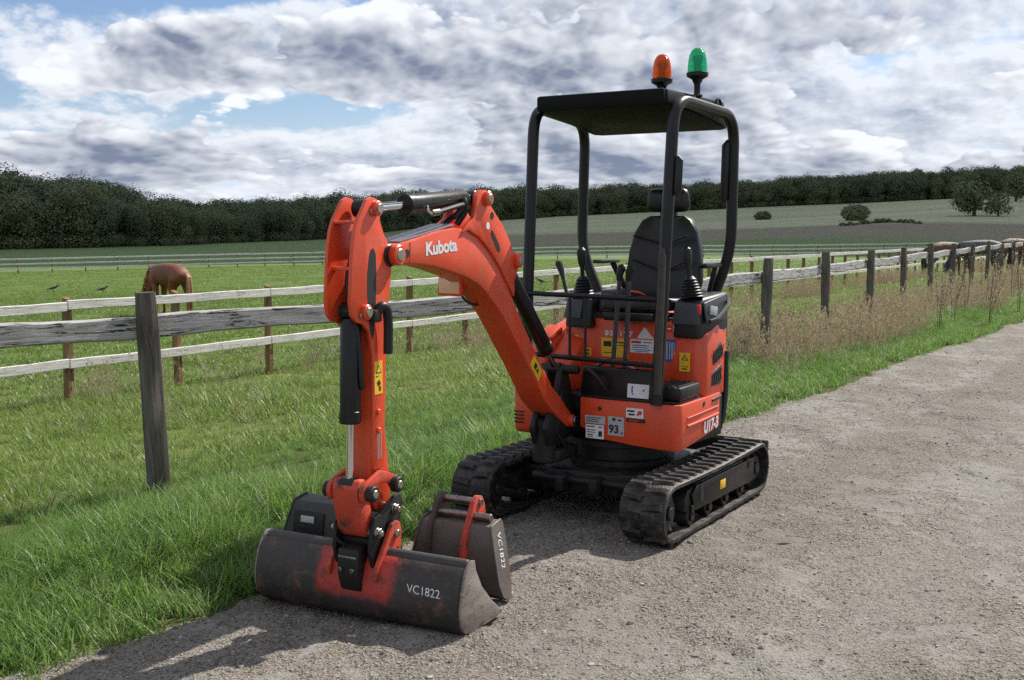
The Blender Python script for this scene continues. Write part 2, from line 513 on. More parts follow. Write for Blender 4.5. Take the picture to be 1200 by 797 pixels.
def blade_mat(name, c1, c2, c3, trans=0.35):
    """leaf blades: colour varies by instance, light passes through"""
    m = bpy.data.materials.new(name); m.use_nodes = True
    nt = NT(m.node_tree)
    b = m.node_tree.nodes['Principled BSDF']; out = m.node_tree.nodes['Material Output']
    info = nt.n('ShaderNodeObjectInfo')
    geo = nt.n('ShaderNodeNewGeometry')
    isl = geo.outputs['Random Per Island']
    c = nt.mix(info.outputs['Random'], c1, c2)
    c = nt.mix(nt.ramp(isl, 0.55, 1.0), c, c3)
    pos = nt.noise(geo.outputs['Position'], 0.7, 3.0, 0.5)
    c = nt.mix(nt.math('MULTIPLY', nt.ramp(pos, 0.4, 0.7), 0.5), c, c2)
    nt.link(c, b.inputs['Base Color'])
    b.inputs['Roughness'].default_value = 0.42
    b.inputs['Specular IOR Level'].default_value = 0.35
    tr = nt.n('ShaderNodeBsdfTranslucent')
    nt.link(c, tr.inputs['Color'])
    mx = nt.n('ShaderNodeMixShader'); mx.inputs[0].default_value = trans
    nt.link(b.outputs[0], mx.inputs[1]); nt.link(tr.outputs[0], mx.inputs[2])
    nt.link(mx.outputs[0], out.inputs['Surface'])
    MATS[name] = m
    return m
G_LUSH = blade_mat('lush_grass_blade', (0.165, 0.295, 0.048), (0.115, 0.235, 0.042), (0.31, 0.37, 0.16), 0.5)
G_MEAD = blade_mat('meadow_grass_blade', (0.165, 0.28, 0.045), (0.19, 0.265, 0.06), (0.24, 0.26, 0.10), 0.5)
G_SHORT = blade_mat('paddock_grass_blade', (0.13, 0.215, 0.035), (0.155, 0.235, 0.045), (0.16, 0.19, 0.055), 0.45)
G_DRY = blade_mat('dry_grass_stem', (0.38, 0.305, 0.20), (0.30, 0.235, 0.145), (0.47, 0.40, 0.28), 0.35)
G_WEED = blade_mat('brown_weed_stem', (0.19, 0.13, 0.08), (0.15, 0.10, 0.06), (0.22, 0.15, 0.09), 0.15)
LEAF = blade_mat('tree_leaf', (0.15, 0.175, 0.075), (0.075, 0.108, 0.055), (0.14, 0.15, 0.075), 0.2)
BARK = pbr('bark', (0.07, 0.055, 0.04), (0.04, 0.032, 0.025), 6, 0.9, 0.05, bump=0.4, bscale=20)

# ------------------------------------------------------------------ terrain
E0 = np.array([-1.07, 4.67]); TR = np.array([0.571, 0.821]); NF = np.array([-0.821, 0.571])
def sn(P):
    q = P - E0
    return q @ TR, q @ NF
def world_from_sn(s, n):
    return E0 + np.outer(s, TR) + np.outer(n, NF)
def edge_off(s):
    return 0.10 * (fbm(np.stack([s * 0.9, s * 0 + 3.3], 1), 1.0, 4, 2.0) - 0.5) * 2
NP = [-1e4, 0, .2, 2, 7, 22, 60, 90, 170, 400, 1e4]
ZP = [0, 0, .03, .02, -.35, -.85, -1.7, -2.3, -1.9, -1.5, -1.5]
AZ = np.arctan((np.array([-600, 0, 200, 400, 600, 750, 900, 1200, 1500]) - 600) / 1300.)
DW = np.array([170, 180, 200, 250, 370, 385, 400, 420, 430.])
ZW = np.array([-1.8, -1.8, -1.7, -1.1, 4.2, 6.4, 8.6, 12.5, 13.])
def dwood(P):
    az = np.arctan2(P[:, 0], P[:, 1])
    return np.interp(az, AZ, DW), np.interp(az, AZ, ZW)
def smooth(a, b, x):
    t = np.clip((x - a) / (b - a), 0, 1); return t * t * (3 - 2 * t)
def ground_z(P):
    P = np.atleast_2d(np.asarray(P, float))
    s, n = sn(P)
    z = np.interp(n, NP, ZP)
    z = z - .6 * smooth(40, 100, P[:, 1]) * (1 - smooth(20, 55, n)) * smooth(0, 8, n)
    d = np.hypot(P[:, 0], P[:, 1])
    dw, zw = dwood(P)
    f = np.clip((d - 115) / (dw - 115), 0, 1) * (P[:, 1] > 0) * smooth(-60, 60, n)
    z = z * (1 - f) + zw * f
    near = smooth(0.3, 2.5, n) * (1 - smooth(30, 60, d))
    z = z + near * (fbm(P, 0.45, 3, 1.0) - .5) * .10
    z = z + smooth(60, 130, d) * (fbm(P, 0.03, 2, 4.0) - .5) * .5
    return z
def gz(x, y): return float(ground_z([[x, y]])[0])

# the one big ground sheet
ang = np.concatenate([np.arange(-36, 36, 0.4), np.arange(36, 324, 4.0)])
rad = [1.2]
while rad[-1] < 3500: rad.append(rad[-1] * 1.032 + 0.01)
rad = np.array(rad)
A_, R_ = np.meshgrid(np.radians(ang), rad)
P2 = np.stack([(R_ * np.sin(A_)).ravel(), (R_ * np.cos(A_)).ravel()], 1)
zz = ground_z(P2)
_s, _n = sn(P2)
zz = zz - .07 * (1 - smooth(-.25, .06, _n)) * smooth(-6.4, -6.0, _n)
na, nr = len(ang), len(rad)
verts = np.column_stack([P2, zz])
verts = np.vstack([verts, [[0, 0, -.07]]])
faces = []
for i in range(nr - 1):
    for j in range(na):
        j2 = (j + 1) % na
        faces.append((i * na + j, i * na + j2, (i + 1) * na + j2, (i + 1) * na + j))
for j in range(na): faces.append((nr * na, (j + 1) % na, j))
gm, nt, b = new_mat('field_soil_and_turf')
co = tex(nt)
gx, gy, _ = nt.sep(co)
nn = nt.math('ADD', nt.math('MULTIPLY', nt.math('SUBTRACT', gx, float(E0[0])), float(NF[0])), nt.math('MULTIPLY', nt.math('SUBTRACT', gy, float(E0[1])), float(NF[1])))
dd = nt.vmath('LENGTH', co)
n1 = nt.noise(co, 0.6, 6.0, 0.6); n2 = nt.noise(co, 6.0, 5.0, 0.65); n3 = nt.noise(co, 0.05, 4.0, 0.6)
flat2 = nt.mapping(co, (0.012, 0.05, 0.05))
n4 = nt.noise(flat2, 1.0, 4.0, 0.55)
verge_c = nt.mix(nt.ramp(n2, 0.3, 0.7), (0.055, 0.085, 0.02), (0.085, 0.085, 0.035))
mead_c = nt.mix(nt.ramp(n1, 0.35, 0.65), (0.12, 0.17, 0.036), (0.17, 0.17, 0.07))
mead_c = nt.mix(nt.math('MULTIPLY', n2, 0.5), mead_c, (0.06, 0.08, 0.02))
padd_c = nt.mix(nt.ramp(n1, 0.3, 0.7), (0.088, 0.140, 0.032), (0.102, 0.150, 0.038))
padd_c = nt.mix(nt.math('MULTIPLY', nt.ramp(n2, 0.4, 0.7), 0.5), padd_c, (0.068, 0.108, 0.022))
n6 = nt.noise(nt.mapping(co, (.25, .9, 1), rot=(0, 0, .2)), 0.35, 6.0, 0.68)
padd_c = nt.mix(nt.math('MULTIPLY', nt.ramp(n6, .42, .66), .6), padd_c, (0.125, 0.150, 0.048))
n7 = nt.noise(co, 0.22, 5.0, 0.7)
padd_c = nt.mix(nt.math('MULTIPLY', nt.ramp(n7, .54, .70), .45), padd_c, (0.060, 0.105, 0.024))
green_c = nt.mix(n3, (0.12, 0.185, 0.068), (0.15, 0.195, 0.085))
plough_c = nt.mix(n3, (0.22, 0.195, 0.14), (0.19, 0.175, 0.12))
stub_c = nt.mix(nt.ramp(n4, 0.4, 0.6), (0.40, 0.39, 0.26), (0.30, 0.335, 0.20))
stub_c = nt.mix(nt.math('MULTIPLY', nt.ramp(nt.noise(nt.mapping(co, (.02, .10, .1)), 1.0, 6.0, .7), .42, .64), .55), stub_c, (0.26, 0.265, 0.165))
c = nt.mix(nt.ramp(nt.math('ADD', nn, nt.math('MULTIPLY', n1, 0.8)), 2.2, 3.4), verge_c, mead_c)
c = nt.mix(nt.ramp(nn, 7.0, 7.8), c, padd_c)
wig = nt.math('ADD', dd, nt.math('MULTIPLY', nt.math('SUBTRACT', n3, 0.5), 18.0))
c = nt.mix(nt.ramp(wig, 104, 112), c, green_c)
azr = nt.math('DIVIDE', gx, nt.math('MAXIMUM', gy, 1.0))
right = nt.ramp(azr, -0.14, 0.02)
c = nt.mix(nt.math('MULTIPLY', nt.ramp(wig, 150, 170), right), c, plough_c)
c = nt.mix(nt.math('MULTIPLY', nt.ramp(wig, 198, 216), right), c, stub_c)
nt.link(c, b.inputs['Base Color'])
b.inputs['Roughness'].default_value = 0.95; b.inputs['Specular IOR Level'].default_value = 0.1
hgt = nt.noise(co, 9.0, 6.0, 0.7)
nt.link(nt.bump(hgt, 0.6, 0.05), b.inputs['Normal'])
me = bpy.data.meshes.new('ground')
me.from_pydata(verts.tolist(), [], faces)
me.polygons.foreach_set('use_smooth', [True] * len(me.polygons))
me.materials.append(gm)
ground = obj('ground', me); tag(ground, kind='structure')

# gravel road
sv = [-14.0]
while sv[-1] < 320:
    s_ = sv[-1]
    sv.append(s_ + (0.035 if -3.6 < s_ < 7 else 0.035 * max(1.0, (s_ - 5) / 2) if s_ >= 7 else 0.3))
sv = np.array(sv)
nv = np.concatenate([np.arange(-5.6, -4.4, .12), np.arange(-4.4, .30, .03)])
S_, N_ = np.meshgrid(sv, nv)
eo = edge_off(sv)
shift = np.where(N_ > -2, np.tile(eo, (len(nv), 1)) * smooth(-1.5, 0, N_), 0)
PR = world_from_sn(S_.ravel(), (N_ + shift).ravel())
def road_height(P, n):
    z = (fbm(P, 0.8, 3, 3.0) - .5) * .030 + (fbm(P, 5.0, 3, 6.0) - .5) * .020 + (fbm(P, 22.0, 2, 9.0) - .5) * .017
    slabs = np.clip((fbm(P, 1.6, 4, 12.0) - .52) * 14, 0, 1)
    z = z * (1 - .55 * slabs) + slabs * .019 - .014
    m = n + (fbm(P, .6, 2, 41.) - .5) * .3
    for r0 in (-2.35, -3.75): z = z - .022 * np.exp(-((m - r0) / .26) ** 2)
    return z + .014 * np.exp(-((m + 3.05) / .3) ** 2)
zr = road_height(PR, (N_ + shift).ravel())
zr -= smooth(.02, .28, N_.ravel()) * .09
zr -= (1 - smooth(-5.6, -5.35, N_.ravel())) * .09
ns, nn_ = len(sv), len(nv)
fr = []
for i in range(nn_ - 1):
    for j in range(ns - 1):
        fr.append((i * ns + j, i * ns + j + 1, (i + 1) * ns + j + 1, (i + 1) * ns + j))
me = bpy.data.meshes.new('gravel_road')
me.from_pydata(np.column_stack([PR, zr]).tolist(), [], fr)
me.polygons.foreach_set('use_smooth', [True] * len(me.polygons))
rm, nt, b = new_mat('rough_gravel_and_broken_concrete')
co = tex(nt)
along = nt.mapping(co, (1, .55, 1), rot=(0, 0, radians(34.8)))
a0 = nt.noise(along, 0.55, 5.0, 0.62, 0.4); a1 = nt.noise(along, 1.7, 6.0, 0.65, 0.3); a2 = nt.noise(co, 6.0, 6.0, 0.68); a3 = nt.noise(co, 48.0, 4.0, 0.7); a4 = nt.noise(co, 170.0, 3.0, 0.7)
v1 = nt.voronoi(co, 120.0, out='Color'); v2 = nt.voronoi(co, 46.0, out='Color')
vd = nt.voronoi(co, 120.0); vd2 = nt.voronoi(co, 46.0)
crk = nt.voronoi(nt.vmath('ADD', co, nt.vmath('SCALE', nt.noise(co, 5.0, 4.0, .6, out=1), scale=.18)), 2.6, feature='DISTANCE_TO_EDGE')
bw = nt.n('ShaderNodeRGBToBW'); nt.link(v1, bw.inputs[0])
bw2 = nt.n('ShaderNodeRGBToBW'); nt.link(v2, bw2.inputs[0])
conc = nt.ramp(nt.math('ADD', nt.math('MULTIPLY', a1, .6), nt.math('MULTIPLY', a2, .4)), .505, .56)          # worn concrete showing through
dirt = nt.ramp(nt.math('ADD', nt.math('MULTIPLY', a0, .75), nt.math('MULTIPLY', a2, .25)), .50, .60)        # brown mud and dust
c = nt.mix(nt.ramp(a2, .3, .7), (0.23, 0.206, 0.176), (0.28, 0.252, 0.218))
c = nt.mix(nt.math('MULTIPLY', dirt, .8), c, (0.195, 0.16, 0.122))
c = nt.mix(nt.math('MULTIPLY', conc, .85), c, nt.mix(a3, (0.25, 0.233, 0.21), (0.32, 0.30, 0.275)))
c = nt.mix(nt.math('MULTIPLY', nt.ramp(a2, .38, .26), .6), c, (0.11, 0.092, 0.075))
c = nt.mix(nt.math('MULTIPLY', nt.math('MULTIPLY', nt.ramp(crk, .018, .004), nt.ramp(a1, .5, .66)), .15), c, (0.08, 0.07, 0.06))
rx, ry, _ = nt.sep(co)
rn = nt.math('ADD', nt.math('MULTIPLY', nt.math('SUBTRACT', rx, float(E0[0])), float(NF[0])), nt.math('MULTIPLY', nt.math('SUBTRACT', ry, float(E0[1])), float(NF[1])))
rn = nt.math('ADD', rn, nt.math('MULTIPLY', nt.math('SUBTRACT', a1, .5), .5))
rut = None
for r0 in (-2.35, -3.75):                         # two compacted wheel lines
    g_ = nt.ramp(nt.math('ABSOLUTE', nt.math('SUBTRACT', rn, r0)), .38, .12)
    rut = g_ if rut is None else nt.math('ADD', rut, g_, clamp=True)
c = nt.mix(nt.math('MULTIPLY', rut, .25), c, (0.235, 0.222, 0.205))
mid = nt.ramp(nt.math('ABSOLUTE', nt.math('SUBTRACT', rn, -1.35)), .55, .15)
c = nt.mix(nt.math('MULTIPLY', mid, .35), c, (0.13, 0.105, 0.08))
loose = nt.math('SUBTRACT', 1.0, nt.math('MULTIPLY', nt.math('MAXIMUM', conc, nt.math('MULTIPLY', rut, .35)), .55))
c = nt.mix(nt.math('MULTIPLY', nt.math('MULTIPLY', nt.ramp(bw.outputs[0], 0.60, 0.78), 0.55), loose), c, (0.34, 0.315, 0.28))
c = nt.mix(nt.math('MULTIPLY', nt.math('MULTIPLY', nt.ramp(bw.outputs[0], 0.38, 0.22), 0.75), loose), c, (0.05, 0.043, 0.037))
c = nt.mix(nt.math('MULTIPLY', nt.ramp(bw2.outputs[0], 0.78, 0.82), 0.3), c, (0.29, 0.275, 0.25))
c = nt.mix(nt.math('MULTIPLY', nt.ramp(a4, .6, .4), .35), c, (0.07, 0.06, 0.05))
nt.link(c, b.inputs['Base Color'])
b.inputs['Roughness'].default_value = 0.92; b.inputs['Specular IOR Level'].default_value = 0.2
hh = nt.math('MULTIPLY', nt.math('ADD', nt.math('MULTIPLY', vd, 0.5), nt.math('MULTIPLY', vd2, 0.45)), loose)
hh = nt.math('ADD', hh, nt.math('ADD', nt.math('MULTIPLY', a3, 0.55), nt.math('MULTIPLY', a4, .25)))
nt.link(nt.bump(hh, 1.0, 0.014), b.inputs['Normal'])
me.materials.append(rm)
road = obj('road', me); tag(road, kind='structure')

# ------------------------------------------------------------------ scattering
def cam_uv(P):
    d = P - np.array([0, 0, CAM_H])
    cp, sp = cos(PITCH), sin(PITCH)
    z = d[:, 1] * cp - d[:, 2] * sp
    y = d[:, 1] * sp + d[:, 2] * cp
    zz = np.where(z > .05, z, np.nan)
    return 600 + 1300 * d[:, 0] / zz, 398.5 - 1300 * y / zz, z
def in_view(P, mx=180, my=160):
    x, y, z = cam_uv(P)
    return (z > .5) & (x > -mx) & (x < 1200 + mx) & (y > -my) & (y < 797 + my)

PROTO_N = [0]
def proto_collection(meshes, name):
    c = bpy.data.collections.new(name)
    for m in meshes:
        o = bpy.data.objects.new(m.name, m)
        c.objects.link(o)
    return c
def scatter(name, P, rot, scl, meshes, pick=None):
    N = len(P)
    me = bpy.data.meshes.new(name)
    me.vertices.add(N)
    me.vertices.foreach_set('co', np.asarray(P, np.float32).ravel())
    a = me.attributes.new('rot', 'FLOAT_VECTOR', 'POINT'); a.data.foreach_set('vector', np.asarray(rot, np.float32).ravel())
    scl = np.asarray(scl, np.float32)
    if scl.ndim == 1: scl = np.repeat(scl[:, None], 3, 1)
    a = me.attributes.new('scl', 'FLOAT_VECTOR', 'POINT'); a.data.foreach_set('vector', scl.ravel())
    if pick is None: pick = rng.integers(0, len(meshes), N)
    a = me.attributes.new('pick', 'INT', 'POINT'); a.data.foreach_set('value', np.asarray(pick, np.int32))
    o = obj(name, me)
    coll = proto_collection(meshes, name + '_pieces')
    ng = bpy.data.node_groups.new(name + '_scatter', 'GeometryNodeTree')
    ng.interface.new_socket('Geometry', in_out='INPUT', socket_type='NodeSocketGeometry')
    ng.interface.new_socket('Geometry', in_out='OUTPUT', socket_type='NodeSocketGeometry')
    gi = ng.nodes.new('NodeGroupInput'); go = ng.nodes.new('NodeGroupOutput')
    iop = ng.nodes.new('GeometryNodeInstanceOnPoints')
    ci = ng.nodes.new('GeometryNodeCollectionInfo')
    ci.inputs['Collection'].default_value = coll
    ci.inputs['Separate Children'].default_value = True
    ci.inputs['Reset Children'].default_value = True
    def attr(nm, dt):
        n = ng.nodes.new('GeometryNodeInputNamedAttribute'); n.data_type = dt
        n.inputs['Name'].default_value = nm
        return [s for s in n.outputs if s.enabled and s.name == 'Attribute'][0]
    ng.links.new(gi.outputs[0], iop.inputs['Points'])
    ng.links.new(ci.outputs[0], iop.inputs['Instance'])
    iop.inputs['Pick Instance'].default_value = True
    ng.links.new(attr('pick', 'INT'), iop.inputs['Instance Index'])
    ng.links.new(attr('rot', 'FLOAT_VECTOR'), iop.inputs['Rotation'])
    ng.links.new(attr('scl', 'FLOAT_VECTOR'), iop.inputs['Scale'])
    ng.links.new(iop.outputs[0], go.inputs[0])
    md = o.modifiers.new('scatter', 'NODES'); md.node_group = ng
    return o

def clump(name, mat, nb, rad, hmin, hmax, w, lean=0.5, curl=0.5, seg=3, wind=0.0, heads=False):
    """a tuft of separate curved blades"""
    V = []; F = []
    for i in range(nb):
        a = random.uniform(0, 2 * pi); r = rad * sqrt(random.random())
        x0, y0 = r * cos(a), r * sin(a)
        h = random.uniform(hmin, hmax); ww = w * random.uniform(.7, 1.3)
        d = random.uniform(0, 2 * pi); ln = random.uniform(.1, lean) * h
        dx, dy = cos(d) * ln + wind * h, sin(d) * ln
        cu = random.uniform(0, curl) * h
        px, py = -sin(d), cos(d)
        o = len(V)
        for k in range(seg + 1):
            t = k / seg
            x = x0 + dx * t + cos(d) * cu * t * t; y = y0 + dy * t + sin(d) * cu * t * t
            z = h * (t - .25 * (cu / h) * t * t) - .01
            wk = ww * (1 - t ** 2.2) * .5 + .0004
            V.append((x - px * wk, y - py * wk, z)); V.append((x + px * wk, y + py * wk, z))
        for k in range(seg):
            q = o + 2 * k
            F.append((q, q + 1, q + 3, q + 2))
        if heads:
            tx, ty, tz = V[-1]
            for k in range(7):
                u_ = random.uniform(-.14, .02) * h * 1.0
                a2 = random.uniform(0, 2 * pi); l2 = random.uniform(.012, .03)
                o = len(V)
                V += [(tx, ty, tz + u_), (tx + cos(a2) * l2, ty + sin(a2) * l2, tz + u_ + .02), (tx + cos(a2) * l2 * .4, ty + sin(a2) * l2 * .4, tz + u_ + .035)]
                F.append((o, o + 1, o + 2))
    me = bpy.data.meshes.new(name)
    me.from_pydata(V, [], F)
    me.materials.append(mat)
    return me

def grass_layer(name, s0, s1, n0, n1, dens, meshes, smin, smax, keep=None, tilt=.12, dmax=None, clear=None):
    N = int((s1 - s0) * (n1 - n0) * dens)
    s = rng.uniform(s0, s1, N); n = rng.uniform(n0, n1, N)
    P = world_from_sn(s, n)
    k = np.ones(N, bool)
    if keep is not None: k &= rng.random(N) < keep(s, n, P)
    if dmax is not None: k &= np.hypot(P[:, 0], P[:, 1]) < dmax
    P = P[k]
    Z = ground_z(P)
    P3 = np.column_stack([P, Z])
    v = in_view(P3)
    P3 = P3[v]
    N = len(P3)
    rot = np.column_stack([rng.normal(0, tilt, N), rng.normal(0, tilt, N), rng.uniform(0, 2 * pi, N)])
    scl = rng.uniform(smin, smax, N)
    return P3, rot, scl

# ------------------------------------------------------------------ grass and pebbles
lush = [clump('lush_tuft', G_LUSH, 40, .10, .10, .33, .0062, .6, 1.0, 5, wind=.22) for _ in range(6)]
edge_t = [clump('edge_tuft', G_LUSH, 36, .09, .03, .12, .0055, .8, .7, 3) for _ in range(4)]
mead = [clump('meadow_tuft', G_MEAD, 40, .12, .03, .11, .006, .7, .6, 3) for _ in range(5)]
shrt = [clump('paddock_tuft', G_SHORT, 60, .28, .02, .06, .012, .8, .5, 2) for _ in range(4)]
dryt = [clump('dry_tuft', G_DRY, 16, .11, .30, .72, .004, .45, .35, 4, heads=True) for _ in range(5)]

def k_lush(s, n, P):
    k = smooth(-.06, .10, n - edge_off(s) - .12) * (1 - smooth(2.0, 3.1, n + 1.2 * (fbm(P, .9, 3, 5.) - .5)))
    k *= np.where(n < .3, .9, 1.0)
    k *= 1 - .3 * smooth(8, 13, s) * smooth(.5, 1.0, n)
    # trampled and bare where the machine stands on the edge
    return k * (.45 + .55 * smooth(.3, .55, fbm(P, 1.3, 3, 8.)))
L = grass_layer('lush', -6, 26, -.2, 3.2, 240, lush, .55, 1.0, k_lush)
sz = L[2] * (.34 + .66 * smooth(.0, .8, sn(L[0][:, :2])[1])) * (.38 + .85 * fbm(L[0][:, :2], .9, 3, 21.) ** 1.3) * (1 - .5 * smooth(1.0, 1.8, sn(L[0][:, :2])[1]))
rot = L[1].copy(); rot[:, 2] = rng.normal(-.35, .75, len(rot))
LE = grass_layer('edge', -6, 30, -.2, .9, 330, edge_t, .5, 1.15, lambda s, n, P: smooth(-.08, .06, n - edge_off(s) - .05) * (.25 + .75 * smooth(.3, .5, fbm(P, 2.2, 3, 51.))))
tag(scatter('verge_grass', np.vstack([L[0], LE[0]]), np.vstack([rot, LE[1]]), np.concatenate([sz, LE[2]]), edge_t + lush, np.concatenate([rng.integers(4, 10, len(sz)), rng.integers(0, 4, len(LE[2]))])), 'long lush green grass on the verge beside the gravel road', 'grass', kind='stuff')

def k_mead(s, n, P): return smooth(1.7, 2.8, n) * (1 - smooth(7.2, 7.8, n)) * (.5 + .5 * fbm(P, .8, 3, 2.))
L = grass_layer('meadow', -8, 40, 1.6, 7.8, 110, mead, .6, 1.3, k_mead)
tag(scatter('meadow_grass', L[0], L[1], L[2] * (.6 + .9 * smooth(.35, .75, fbm(L[0][:, :2], .6, 3, 15.))), mead), 'mown yellow green meadow grass between the two timber fences', 'grass', kind='stuff')

L = grass_layer('paddock', -25, 75, 7.2, 50, 11, shrt, .8, 1.4, lambda s, n, P: 1 - smooth(40, 56, np.hypot(P[:, 0], P[:, 1])))
LF = grass_layer('paddock', -60, 110, 12, 110, 1.1, shrt, 2.0, 3.4, lambda s, n, P: smooth(34, 50, np.hypot(P[:, 0], P[:, 1])), dmax=104, tilt=.03)
sf = np.column_stack([LF[2], LF[2], LF[2] * .42])
tag(scatter('paddock_grass', np.vstack([L[0], LF[0]]), np.vstack([L[1], LF[1]]), np.vstack([np.repeat(L[2][:, None], 3, 1), sf]), shrt), 'short grazed bright green paddock grass behind the white rails', 'grass', kind='stuff')

def k_dry2(s, n, P): return np.exp(-((n - 6.95 - .012 * np.maximum(s, 0)) / .42) ** 2) * (.08 + .92 * smooth(.45, .68, fbm(P, .5, 3, 3.))) * (.45 + .55 * smooth(4, 14, s))
L1 = grass_layer('dry', -10, 60, 5.6, 8.6, 70, dryt, .35, .75, k_dry2)
def k_dry1(s, n, P):
    return smooth(6.0, 9.0, s) * smooth(.35, .7, n) * (1 - smooth(1.9, 2.6, n)) * (.12 + .88 * smooth(.42, .62, fbm(P, .7, 3, 4.)))
L2 = grass_layer('dry', 5, 60, .3, 2.8, 48, dryt, .35, .9, k_dry1)
def k_dry3(s, n, P): return .5 * smooth(.55, .7, fbm(P, .7, 3, 14.)) * smooth(1.2, 2.0, n)
L3 = grass_layer('dry', -6, 8, 1.0, 6.5, 6, dryt, .25, .55, k_dry3)
tag(scatter('dry_grass', np.vstack([L1[0], L2[0], L3[0]]), np.vstack([L1[1], L2[1], L3[1]]) + np.array([0, .12, 0]), np.concatenate([L1[2], L2[2], L3[2]]), dryt),
    'tall dry tan grass with seed heads along the fences', 'grass', kind='stuff')

def pebble(seed):
    random.seed(seed)
    bm = bmesh.new()
    bmesh.ops.create_icosphere(bm, subdivisions=1, radius=1.0)
    for v in bm.verts: v.co = Vector((v.co.x * random.uniform(.7, 1.2), v.co.y * random.uniform(.6, 1.1), v.co.z * random.uniform(.4, .75)))
    me = bpy.data.meshes.new('pebble'); bm.to_mesh(me); bm.free()
    me.materials.append(PEB[seed % 3]); return me
PEB = [pbr('pale_pebble', (0.36, 0.33, 0.29), (0.28, 0.25, 0.22), 2, .85, .05), pbr('brown_pebble', (0.20, 0.165, 0.13), (0.15, 0.125, 0.10), 2, .85, .05),
       pbr('dark_pebble', (0.10, 0.092, 0.085), (0.07, 0.065, 0.06), 2, .85, .05)]
pebs = [pebble(i) for i in range(9)]
random.seed(5)
N = 150000
P = world_from_sn(rng.uniform(-5, 12, N), rng.uniform(-5.2, .25, N))
dens = .35 + .65 * smooth(.4, .6, fbm(P, 1.6, 3, 31.))
P = P[rng.random(N) < dens]
sz = np.minimum(.0018 + rng.exponential(.0023, len(P)), .019)
_np = sn(P)[1]
P3 = np.column_stack([P, road_height(P, _np) - sz * .05])
v = (rng.random(len(P)) > .6 * (np.exp(-((_np + 2.35) / .3) ** 2) + np.exp(-((_np + 3.75) / .3) ** 2))) & in_view(P3) & (np.hypot(P[:, 0], P[:, 1]) < 5.5 + 900 * sz)
P3 = P3[v]; sz = sz[v]
tag(scatter('loose_gravel', P3, np.column_stack([np.zeros(len(P3)), np.zeros(len(P3)), rng.uniform(0, 6.28, len(P3))]), sz, pebs), 'loose pebbles scattered over the road surface', 'gravel', kind='stuff')

# ------------------------------------------------------------------ fences
def wavy_board(L, h, t, seed, mat, wob=.006, nseg=14):
    """board along +x from 0 to L, height h (z 0..h), thickness t, edges slightly uneven"""
    rr = random.Random(seed)
    V = []; F = []
    a0 = rr.uniform(0, 6); 
    for i in range(nseg + 1):
        x = L * i / nseg
        w1 = wob * (sin(a0 + x * 3.1) + rr.uniform(-.6, .6)); w2 = wob * (cos(a0 + x * 2.3) + rr.uniform(-.6, .6))
        y = wob * .6 * sin(a0 * 2 + x * 1.7)
        c = t * .18
        V += [(x, y - t / 2 + c, w1), (x, y + t / 2 - c, w1), (x, y + t / 2, w1 + c), (x, y + t / 2, h + w2 - c), (x, y + t / 2 - c, h + w2), (x, y - t / 2 + c, h + w2), (x, y - t / 2, h + w2 - c), (x, y - t / 2, w1 + c)]
    for i in range(nseg):
        for k in range(8):
            k2 = (k + 1) % 8
            F.append((i * 8 + k, i * 8 + k2, (i + 1) * 8 + k2, (i + 1) * 8 + k))
    F.append(list(range(8))[::-1]); F.append(list(range(nseg * 8, nseg * 8 + 8)))
    return MB().add(V, F).mesh('rail', mat, 40)
def post_mesh(h, w, d, seed, mat, slant=0.0):
    rr = random.Random(seed)
    mb = MB()
    V = []; F = []
    nseg = 7
    for i in range(nseg + 1):
        z = -.35 + (h + .35) * i / nseg
        j = [rr.uniform(-.004, .004) for _ in range(8)]
        k = .86 if i == nseg else 1
        c = .014
        base = [(-w / 2 + c, -d / 2), (w / 2 - c, -d / 2), (w / 2, -d / 2 + c), (w / 2, d / 2 - c), (w / 2 - c, d / 2), (-w / 2 + c, d / 2), (-w / 2, d / 2 - c), (-w / 2, -d / 2 + c)]
        for q, (x, y) in enumerate(base):
            V.append((x * k + j[q], y * k + j[(q + 3) % 8], z + (slant * y if i == nseg else 0)))
    for i in range(nseg):
        for k in range(8):
            k2 = (k + 1) % 8
            F.append((i * 8 + k, i * 8 + k2, (i + 1) * 8 + k2, (i + 1) * 8 + k))
    F.append(list(range(8))[::-1]); F.append(list(range(nseg * 8, nseg * 8 + 8)))
    me = mb.add(V, F).mesh('post', mat, 40)
    # grain runs along the post: swap to local x by storing mesh along x
    return me
def rail_between(p, q, me, L, parent):
    p = Vector(p); q = Vector(q)
    d = q - p
    M = frame(p, d, Vector((-d.y, d.x, 0))) @ Matrix.Diagonal((d.length / L, 1, 1, 1))
    return obj('rail', me, parent, M)
def post_at(x, y, z, me, parent, yaw, tilt=(0, 0)):
    M = Matrix.Translation((x, y, z)) @ Matrix.Rotation(tilt[0], 4, 'Y') @ Matrix.Rotation(tilt[1], 4, 'X') @ Matrix.Rotation(yaw, 4, 'Z')
    return obj('post', me, parent, M)
road_yaw = atan2(TR[1], TR[0])

